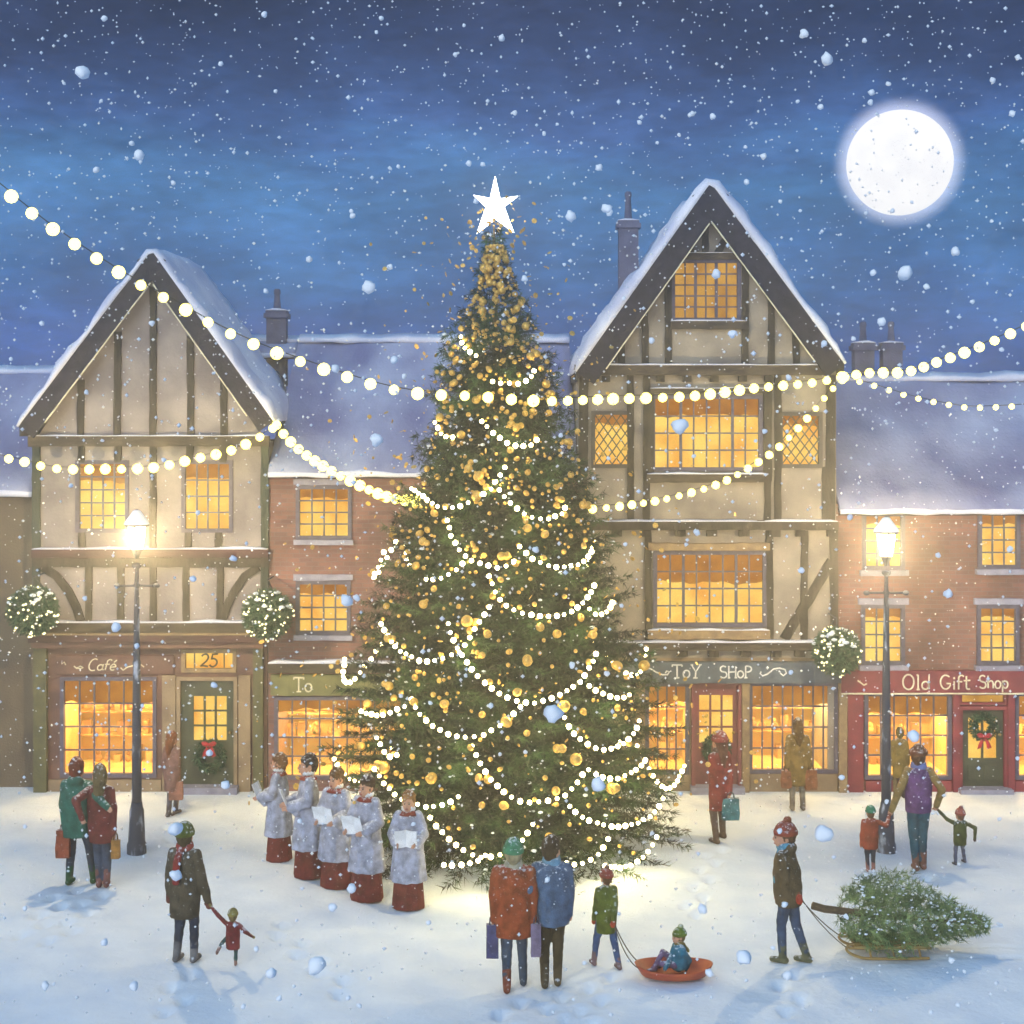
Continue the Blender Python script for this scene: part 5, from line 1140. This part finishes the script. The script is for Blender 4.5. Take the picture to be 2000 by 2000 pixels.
def build_balls():
    bulbs = [ico(r, 1, M['ball_bulb'], 0) for r in (.016, .022)]
    for px, py, r, lab in ((64, 1193, 50, 'round evergreen hanging ball with fairy lights at the left corner of the cafe house'), (522, 1200, 50, 'round evergreen hanging ball with fairy lights between the cafe house and the brick house'), (1634, 1272, 48, 'round evergreen hanging ball with fairy lights at the end of the toy shop sign')):
        D = 27.4; c = P(px, py, D); rr = r*D/F; t = thing('hanging_ball', c, lab, 'hanging ball', 'evergreen balls hanging on the houses'); b = MB()
        b.ell(c, (rr*.72, rr*.72, rr*.72))
        def fn():
            v = Vector((random.gauss(0, 1), random.gauss(0, 1), random.gauss(0, 1))).normalized(); return c+v*rr*random.uniform(.68, .93), v
        blades(b, 3200, fn, (.085, .013), 1.0); b.build('foliage', M['leaf'], t)
        for i in range(56):
            v = fn()[1]
            if v.y > .35: v.y = -v.y
            o = bpy.data.objects.new('bulb', random.choice(bulbs)); COL.objects.link(o); o.parent = t; o.location = v*rr*random.uniform(.98, 1.04)
        s = MB()
        for i in range(26):
            v = fn()[1]; v.z = abs(v.z)+.3; v.normalize(); q = random.uniform(.03, .07); s.ell(c+v*rr*.93, (q, q, q*.5), n=8, m=5)
        so = s.build('snow', M['snow'], t, True); so['kind'] = 'stuff'
        h = MB(); h.tube([c+Vector((0, 0, rr*.7)), c+Vector((0, 0, rr+.16))], .008, 5); h.tube([c+Vector((0, 0, rr+.15)), (c.x, FY-.02, c.z+rr+.15)], .014, 6); h.tube([(c.x, D+.1, c.z+rr+.15), (c.x, FY-.02, c.z+rr-.15)], .010, 5)
        h.build('bracket', M['iron'], t)

def build_sledge(hand, rope):
    # sledge
    x0, x1 = 1646, 1800; g = G(1720, 1868); k = g.y/F; X = lambda x: (x-1000)*k; z0 = gz(g.x, g.y); t = thing('sledge', (g.x, g.y, z0), 'wooden sledge with curved runners carrying a cut fir tree', 'sledge')
    for s in (-1, 1):
        y = g.y+s*.22; b = MB()
        pts = [(X(1806), y, z0+.025), (X(1760), y, z0+.02), (X(1690), y, z0+.02), (X(1668), y, z0+.045), (X(1652), y, z0+.09), (X(1646), y, z0+.14), (X(1651), y, z0+.19), (X(1660), y, z0+.20)]
        b.tube(resample(pts, 1)[0], .018, 6); b.build('runner', M['wood'], t, True)
        b = MB(); b.tube([(X(1650), y, z0+.15), (X(1810), y, z0+.15)], .016, 6); b.build('side_rail', M['wood'], t, True)
        for x in (1690, 1735, 1786):
            b = MB(); b.tube([(X(x+4), y, z0+.02), (X(x), y-s*.02, z0+.15)], .014, 6); b.build('strut', M['wood'], t, True)
    b = MB()
    for i in range(5): yy = g.y-.2+.1*i; b.box(X(1662), X(1806), yy-.032, yy+.032, z0+.16, z0+.177)
    b.build('slat_deck', M['wood'], t)
    # tree on it
    L = 2.05; r0 = .55; zz = z0+.18
    base = Vector((X(1626), g.y, zz+r0*.66)); tip = Vector((X(1932), g.y+.1, zz+.16))
    def rf(z): return float(np.interp(z/L, [0, .08, .25, .5, .75, 1], [.50, .58, .55, .40, .22, .02]))
    V, S, E = conifer(.02, L*.99, rf, lambda z: 0, .06, 15, (.085, .006), .010, -.75, 12, .0, .22)
    V = V.copy(); V[:, 2] += .38*np.hypot(V[:, 0], V[:, 1])*.6
    q = (tip-base).to_track_quat('Z', 'Y').to_matrix(); q = np.array(q); V[:, 0] *= 1.0
    Wd = V@q.T+np.array(base); low = np.where(np.abs(Wd[:, 1]-g.y) < .26, z0+.178, z0+.06)
    m = Wd[:, 2] < low; Wd[m, 2] = low[m]+.02*RNG.random(m.sum())
    f = thing('cut_fir_tree', (base.x, base.y, z0+.18), 'cut fir tree lying on its side on the wooden sledge, dusted with snow', 'tree')
    link('crown', tri_mesh('crown', Wd, M['needle_sled']), f)
    tr = MB(); d = (tip-base).normalized(); tr.tube([base-d*.26+Vector((0, 0, .05)), base-d*.1+Vector((0, 0, .02)), base+d*.6, tip-d*.1], [.048, .048, .04, .01], 10); tr.build('trunk', M['bark'], f, True)
    s = MB(); rg = random.Random(4)
    for i in range(300):
        zq = rg.uniform(.05, 1)*L; a = rg.uniform(-.2, PI+.2); c = base+d*(zq)+Vector((0, -math.cos(a), math.sin(a)))*rf(zq)*rg.uniform(.86, 1.02)+d*.15; qz = rg.uniform(.007, .019)
        if c.z > low.min()+.05: s.ell(c, (qz*1.4, qz, qz*.7), n=8, m=5)
    so = s.build('snow', M['snow'], f, True); so['kind'] = 'stuff'
    rope(hand, (X(1648), g.y-.22, z0+.15), .06, 'dark rope from the man in brown to the near runner of the sledge')
    rope(hand-Vector((0, 0, .02)), (X(1650), g.y+.22, z0+.15), .04, 'dark rope from the man in brown to the far runner of the sledge')

def build_snow():
    rg = random.Random(23)
    # large flakes, each a thing
    sh = []
    for i in range(6):
        bm = bmesh.new(); bmesh.ops.create_icosphere(bm, subdivisions=2, radius=1)
        for v in bm.verts: v.co *= 1+.42*noise.noise(v.co*1.4+Vector((i*7.1, 0, 0)))
        me = bpy.data.meshes.new('snowflake'); bm.to_mesh(me); bm.free(); me.materials.append(M['flake']); me.polygons.foreach_set('use_smooth', [True]*len(me.polygons)); sh.append(me)
    seen = [(162, 142, 14), (272, 303, 10), (720, 560, 14), (736, 859, 12), (1115, 422, 11), (1185, 407, 9), (1170, 327, 7), (1615, 115, 11), (1768, 532, 14), (1722, 628, 9), (1866, 491, 9), (1328, 832, 16), (1399, 535, 9), (1080, 1393, 18), (1609, 1627, 17), (618, 1885, 18), (1453, 1870, 15), (343, 1709, 11), (343, 1618, 12), (650, 1772, 9), (1169, 1532, 13), (677, 1173, 12), (227, 1225, 10), (440, 1533, 9), (687, 1735, 9), (1785, 1438, 12), (1851, 1160, 9), (1570, 66, 8), (980, 74, 6), (1660, 1010, 6), (770, 703, 8), (1430, 652, 9), (1810, 560, 6), (1190, 415, 7), (604, 506, 6), (762, 521, 6), (188, 331, 6), (88, 1925, 8), (262, 1926, 9), (530, 1900, 9), (204, 1840, 7), (655, 720, 8), (1700, 200, 6), (1385, 1900, 8), (1372, 1775, 9), (1538, 1905, 9)]
    seen += [(rg.uniform(-40, 2040), rg.uniform(0, 2000), rg.choice((3.5, 4, 4.5, 5, 6))) for _ in range(150)]
    for x, y, r in seen:
        d = rg.uniform(6.5, 13) if r > 8 else rg.uniform(8, 17)
        if y > 1700: d = min(d, .62*20400/(y-820))
        o = bpy.data.objects.new('snowflake', rg.choice(sh)); COL.objects.link(o); o.location = P(x, y, d); q = r*d/F
        o.scale = (q*rg.uniform(.9, 1.1), q, q*rg.uniform(.85, 1.2)); o.rotation_euler = (rg.uniform(-1, 1), rg.uniform(-1, 1), rg.uniform(-1, 1))
        tag(o, 'large white snowflake falling through the night air', 'snowflake', 'large snowflakes falling')
    # fine snow
    V, Fc = [], []
    oct_ = [(1, 0, 0), (-1, 0, 0), (0, 1, 0), (0, -1, 0), (0, 0, 1), (0, 0, -1)]; of = [(0, 2, 4), (2, 1, 4), (1, 3, 4), (3, 0, 4), (2, 0, 5), (1, 2, 5), (3, 1, 5), (0, 3, 5)]
    n = 0
    while n < 7500:
        d = 5+22*rg.random()**.55; x = rg.uniform(-60, 2060); y = rg.uniform(-40, 2000)
        p = P(x, y, d)
        if p.z < .1: continue
        if math.hypot(p.x-axis(p.z), p.y-TY) < prof(min(max(p.z, .2), 9.9)): continue
        r = rg.choice((1.1, 1.3, 1.6, 1.9, 2.3, 2.8, 3.6))*(15/F)*(d/15)**.55
        o = len(V); a = [rg.uniform(.7, 1.3) for _ in range(3)]
        V += [(p.x+v[0]*r*a[0], p.y+v[1]*r*a[1], p.z+v[2]*r*a[2]) for v in oct_]; Fc += [tuple(i+o for i in f) for f in of]; n += 1
    b = MB(); b.v, b.f = V, Fc; tag(b.build('falling_snow', M['flake'], None, True), kind='stuff', label='fine snow falling through the air over the whole square', cat='snow')

def build_ground():
    for (x0, y0, x1, y1, n) in ((1530, 1880, 1560, 2010, 9), (360, 1885, 330, 2010, 8), (1003, 1925, 985, 2040, 8), (1077, 1920, 1100, 2040, 8), (1184, 1885, 1130, 2020, 9), (150, 1728, 40, 1850, 9), (200, 1735, 90, 1870, 9), (1405, 1650, 1340, 1800, 9), (1795, 1700, 1840, 1860, 10), (336, 1592, 380, 1760, 10), (520, 1800, 700, 1960, 12), (1930, 1600, 1600, 1560, 16)):
        a, b = G(x0, y0), G(x1, y1); d = (b-a).normalized(); pd = Vector((-d.y, d.x, 0))
        m = max(4, int((b-a).length/.36))
        for i in range(1, m): DENTS.append((a.lerp(b, i/m)+pd*(.10 if i % 2 else -.10), d))
    xs = np.concatenate([np.linspace(-39, -12, 8), np.arange(-10.5, 10.6, .07), np.linspace(12, 39, 8)])
    ys = np.concatenate([np.linspace(-8, 11, 10), np.arange(12.5, 27.9, .07), np.linspace(28.2, 45, 8)])
    X, Y = np.meshgrid(xs, ys, indexing='ij'); Z = gz_np(X, Y)
    for p, d in DENTS:
        m = (np.abs(X-p.x) < .35) & (np.abs(Y-p.y) < .35); dx, dy = X[m]-p.x, Y[m]-p.y; u = dx*d.x+dy*d.y; v = -dx*d.y+dy*d.x
        q = (u/.16)**2+(v/.075)**2; Z[m] -= .085*np.exp(-q**1.5)-.014*np.exp(-(np.sqrt(q)-1.45)**2*8)
    g = G(1720, 1868)
    for s in (-1, 1):
        m = (X > g.x-.3) & (X < 12) & (np.abs(Y-g.y-s*.22-.02*(X-g.x)) < .2); v = (Y[m]-g.y-s*.22-.02*(X[m]-g.x))/.035; Z[m] -= .03*np.exp(-v*v)-.010*np.exp(-(np.abs(v)-1.8)**2*2)
    r = np.hypot(X-TX, Y-TY); Z += .05*np.exp(-(r/1.8)**2)
    nx, ny = X.shape; V = np.stack([X, Y, Z], -1).reshape(-1, 3)
    i, j = np.meshgrid(np.arange(nx-1), np.arange(ny-1), indexing='ij'); a = (i*ny+j).ravel(); Fq = np.stack([a, a+ny, a+ny+1, a+1], 1)
    me = bpy.data.meshes.new('snowy_ground'); me.from_pydata(V.tolist(), [], Fq.tolist()); me.materials.append(M['snow']); me.polygons.foreach_set('use_smooth', [True]*len(me.polygons))
    o = bpy.data.objects.new('snowy_ground', me); COL.objects.link(o); tag(o, 'trodden snow covering the whole square', 'ground', kind='structure')

def build_sky():
    w = bpy.data.worlds.new('World'); sc.world = w; w.use_nodes = True; nt = w.node_tree; bg = nt.nodes['Background']
    tc = nt.nodes.new('ShaderNodeTexCoord'); sp = nt.nodes.new('ShaderNodeSeparateXYZ'); nt.links.new(tc.outputs['Generated'], sp.inputs[0])
    r = nt.nodes.new('ShaderNodeValToRGB'); el = r.color_ramp.elements
    stops = [(-.05, (72, 98, 165)), (.04, (64, 98, 165)), (.10, (66, 114, 172)), (.145, (70, 119, 172)), (.19, (64, 96, 152)), (.23, (52, 70, 112)), (.275, (42, 49, 75)), (.6, (84, 148, 205))]  # last stop, overhead and out of view, is brightened to add blue fill
    mr = nt.nodes.new('ShaderNodeMapRange'); mr.inputs['From Min'].default_value = -.05; mr.inputs['From Max'].default_value = .6
    nt.links.new(sp.outputs['Z'], mr.inputs['Value'])
    mp = nt.nodes.new('ShaderNodeMapping'); mp.inputs['Rotation'].default_value = (0, R(18), 0); mp.inputs['Scale'].default_value = (4.5, 4.5, 11)
    n1 = nt.nodes.new('ShaderNodeTexNoise'); n1.inputs['Scale'].default_value = 1.6; n1.inputs['Detail'].default_value = 6; n1.inputs['Roughness'].default_value = .55
    nt.links.new(tc.outputs['Generated'], mp.inputs[0]); nt.links.new(mp.outputs[0], n1.inputs['Vector'])
    ad = nt.nodes.new('ShaderNodeMath'); ad.operation = 'MULTIPLY_ADD'; ad.inputs[1].default_value = .16; sb = nt.nodes.new('ShaderNodeMath'); sb.operation = 'SUBTRACT'; sb.inputs[1].default_value = .08
    nt.links.new(n1.outputs['Fac'], ad.inputs[0]); nt.links.new(mr.outputs[0], sb.inputs[0]); nt.links.new(sb.outputs[0], ad.inputs[2]); nt.links.new(ad.outputs[0], r.inputs['Fac'])
    el[0].position = 0; el[0].color = (*srgb(*stops[0][1]), 1); el[1].position = 1; el[1].color = (*srgb(*stops[-1][1]), 1)
    for z, c in stops[1:-1]:
        e = el.new((z+.05)/.65); e.color = (*srgb(*c), 1)
    # clouds
    mp2 = nt.nodes.new('ShaderNodeMapping'); mp2.inputs['Rotation'].default_value = (0, R(24), 0); mp2.inputs['Scale'].default_value = (6, 6, 13)
    n2 = nt.nodes.new('ShaderNodeTexNoise'); n2.inputs['Scale'].default_value = 1.3; n2.inputs['Detail'].default_value = 8; n2.inputs['Roughness'].default_value = .6
    nt.links.new(tc.outputs['Generated'], mp2.inputs[0]); nt.links.new(mp2.outputs[0], n2.inputs['Vector'])
    cr = nt.nodes.new('ShaderNodeMapRange'); cr.inputs['From Min'].default_value = .42; cr.inputs['From Max'].default_value = .72; cr.inputs['To Min'].default_value = .78; cr.inputs['To Max'].default_value = 1.35
    nt.links.new(n2.outputs['Fac'], cr.inputs['Value'])
    mu = nt.nodes.new('ShaderNodeVectorMath'); mu.operation = 'MULTIPLY'; nt.links.new(r.outputs['Color'], mu.inputs[0]); nt.links.new(cr.outputs[0], mu.inputs[1])
    n3 = nt.nodes.new('ShaderNodeTexNoise'); n3.inputs['Scale'].default_value = 60; n3.inputs['Detail'].default_value = 4; mp3 = nt.nodes.new('ShaderNodeMapping'); mp3.inputs['Rotation'].default_value = (0, R(40), 0); mp3.inputs['Scale'].default_value = (1, 1, 3.5)
    nt.links.new(tc.outputs['Generated'], mp3.inputs[0]); nt.links.new(mp3.outputs[0], n3.inputs['Vector'])
    g3 = nt.nodes.new('ShaderNodeMapRange'); g3.inputs['From Min'].default_value = .3; g3.inputs['From Max'].default_value = .7; g3.inputs['To Min'].default_value = .84; g3.inputs['To Max'].default_value = 1.16; nt.links.new(n3.outputs['Fac'], g3.inputs['Value'])
    m3 = nt.nodes.new('ShaderNodeVectorMath'); m3.operation = 'MULTIPLY'; nt.links.new(mu.outputs[0], m3.inputs[0]); nt.links.new(g3.outputs[0], m3.inputs[1]); mu = m3
    # moonlit air around the moon
    md = (P(1757, 318, 1000)-Vector((0, 0, CAMH))).normalized(); dt = nt.nodes.new('ShaderNodeVectorMath'); dt.operation = 'DOT_PRODUCT'; dt.inputs[1].default_value = md
    nt.links.new(tc.outputs['Generated'], dt.inputs[0])
    ac = nt.nodes.new('ShaderNodeMath'); ac.operation = 'ARCCOSINE'; nt.links.new(dt.outputs['Value'], ac.inputs[0])
    h = nt.nodes.new('ShaderNodeMapRange'); h.interpolation_type = 'SMOOTHERSTEP'; h.inputs['From Min'].default_value = .029; h.inputs['From Max'].default_value = .0435; h.inputs['To Min'].default_value = .8; h.inputs['To Max'].default_value = 0
    nt.links.new(ac.outputs[0], h.inputs['Value'])
    av = nt.nodes.new('ShaderNodeVectorMath'); av.operation = 'MULTIPLY_ADD'; av.inputs[1].default_value = (.62, .62, .70); nt.links.new(h.outputs[0], av.inputs[0]); nt.links.new(mu.outputs[0], av.inputs[2])
    nt.links.new(av.outputs[0], bg.inputs['Color']); bg.inputs['Strength'].default_value = SKY
    m = MB(); c = P(1757, 318, 900); rr = 102*900/F; m.ell(c, (rr, rr, rr), n=48, m=32)
    o = solo('moon', m, M['moon'], c, 'bright full moon at the upper right of the night sky', 'moon', None, True); o['kind'] = 'structure'
    del o['category']; del o['label']
    s = bpy.data.lights.new('fill_sun', 'SUN'); s.energy = SUN; s.angle = R(50); s.color = SUNC; so = bpy.data.objects.new('fill_sun', s); COL.objects.link(so)  # added broad fill from behind the camera; the moon itself stands ahead
    so.rotation_euler = (R(72), 0, R(-22)); so.location = (0, 10, 30)
    if HAZE:
        b = MB(); b.box(-40, 40, -9, 46, -1.2, 12.6); hz = b.build('haze', None); hz['kind'] = 'stuff'
        vm = bpy.data.materials.new('haze_air'); vm.use_nodes = True; nt = vm.node_tree; nt.nodes.clear(); o = nt.nodes.new('ShaderNodeOutputMaterial'); v = nt.nodes.new('ShaderNodeVolumePrincipled')
        v.inputs['Density'].default_value = HAZE; v.inputs['Color'].default_value = (.95, .93, .90, 1); v.inputs['Anisotropy'].default_value = .72
        nt.links.new(v.outputs[0], o.inputs['Volume']); hz.data.materials.append(vm)

SKY, SUN, SUNC, HAZE, LAMP = 1.06, 2.35, (.88, .95, .96), 0.0085, 850
hand2, rope_ = build_people()
build_houses(); build_tree(); build_strings(); build_lamps(); build_balls(); build_sledge(hand2, rope_); build_ground(); build_snow(); build_sky()
cam = bpy.data.cameras.new('camera'); co = bpy.data.objects.new('camera', cam); COL.objects.link(co); co.location = (0, 0, CAMH); co.rotation_euler = (PI/2, 0, 0)
cam.sensor_width = 36; cam.lens = 54; cam.shift_y = -.09; cam.clip_end = 3000; cam.clip_start = .1; sc.camera = co
sc.view_settings.view_transform = 'Standard'; sc.view_settings.look = 'None'; sc.view_settings.exposure = 0.24; sc.view_settings.gamma = 1
sc.render.engine = 'CYCLES'; cy = sc.cycles
cy.use_denoising = True; cy.max_bounces = 5; cy.diffuse_bounces = 3; cy.glossy_bounces = 2; cy.volume_bounces = 0; cy.transparent_max_bounces = 8; cy.use_light_tree = True
cy.sample_clamp_indirect = 8.0; cy.sample_clamp_direct = 0; cy.caustics_reflective = False; cy.caustics_refractive = False

for o in bpy.data.objects:
    if 'label' in o and len(o['label'].split()) > 16: print('LONG', o.name, o['label'])
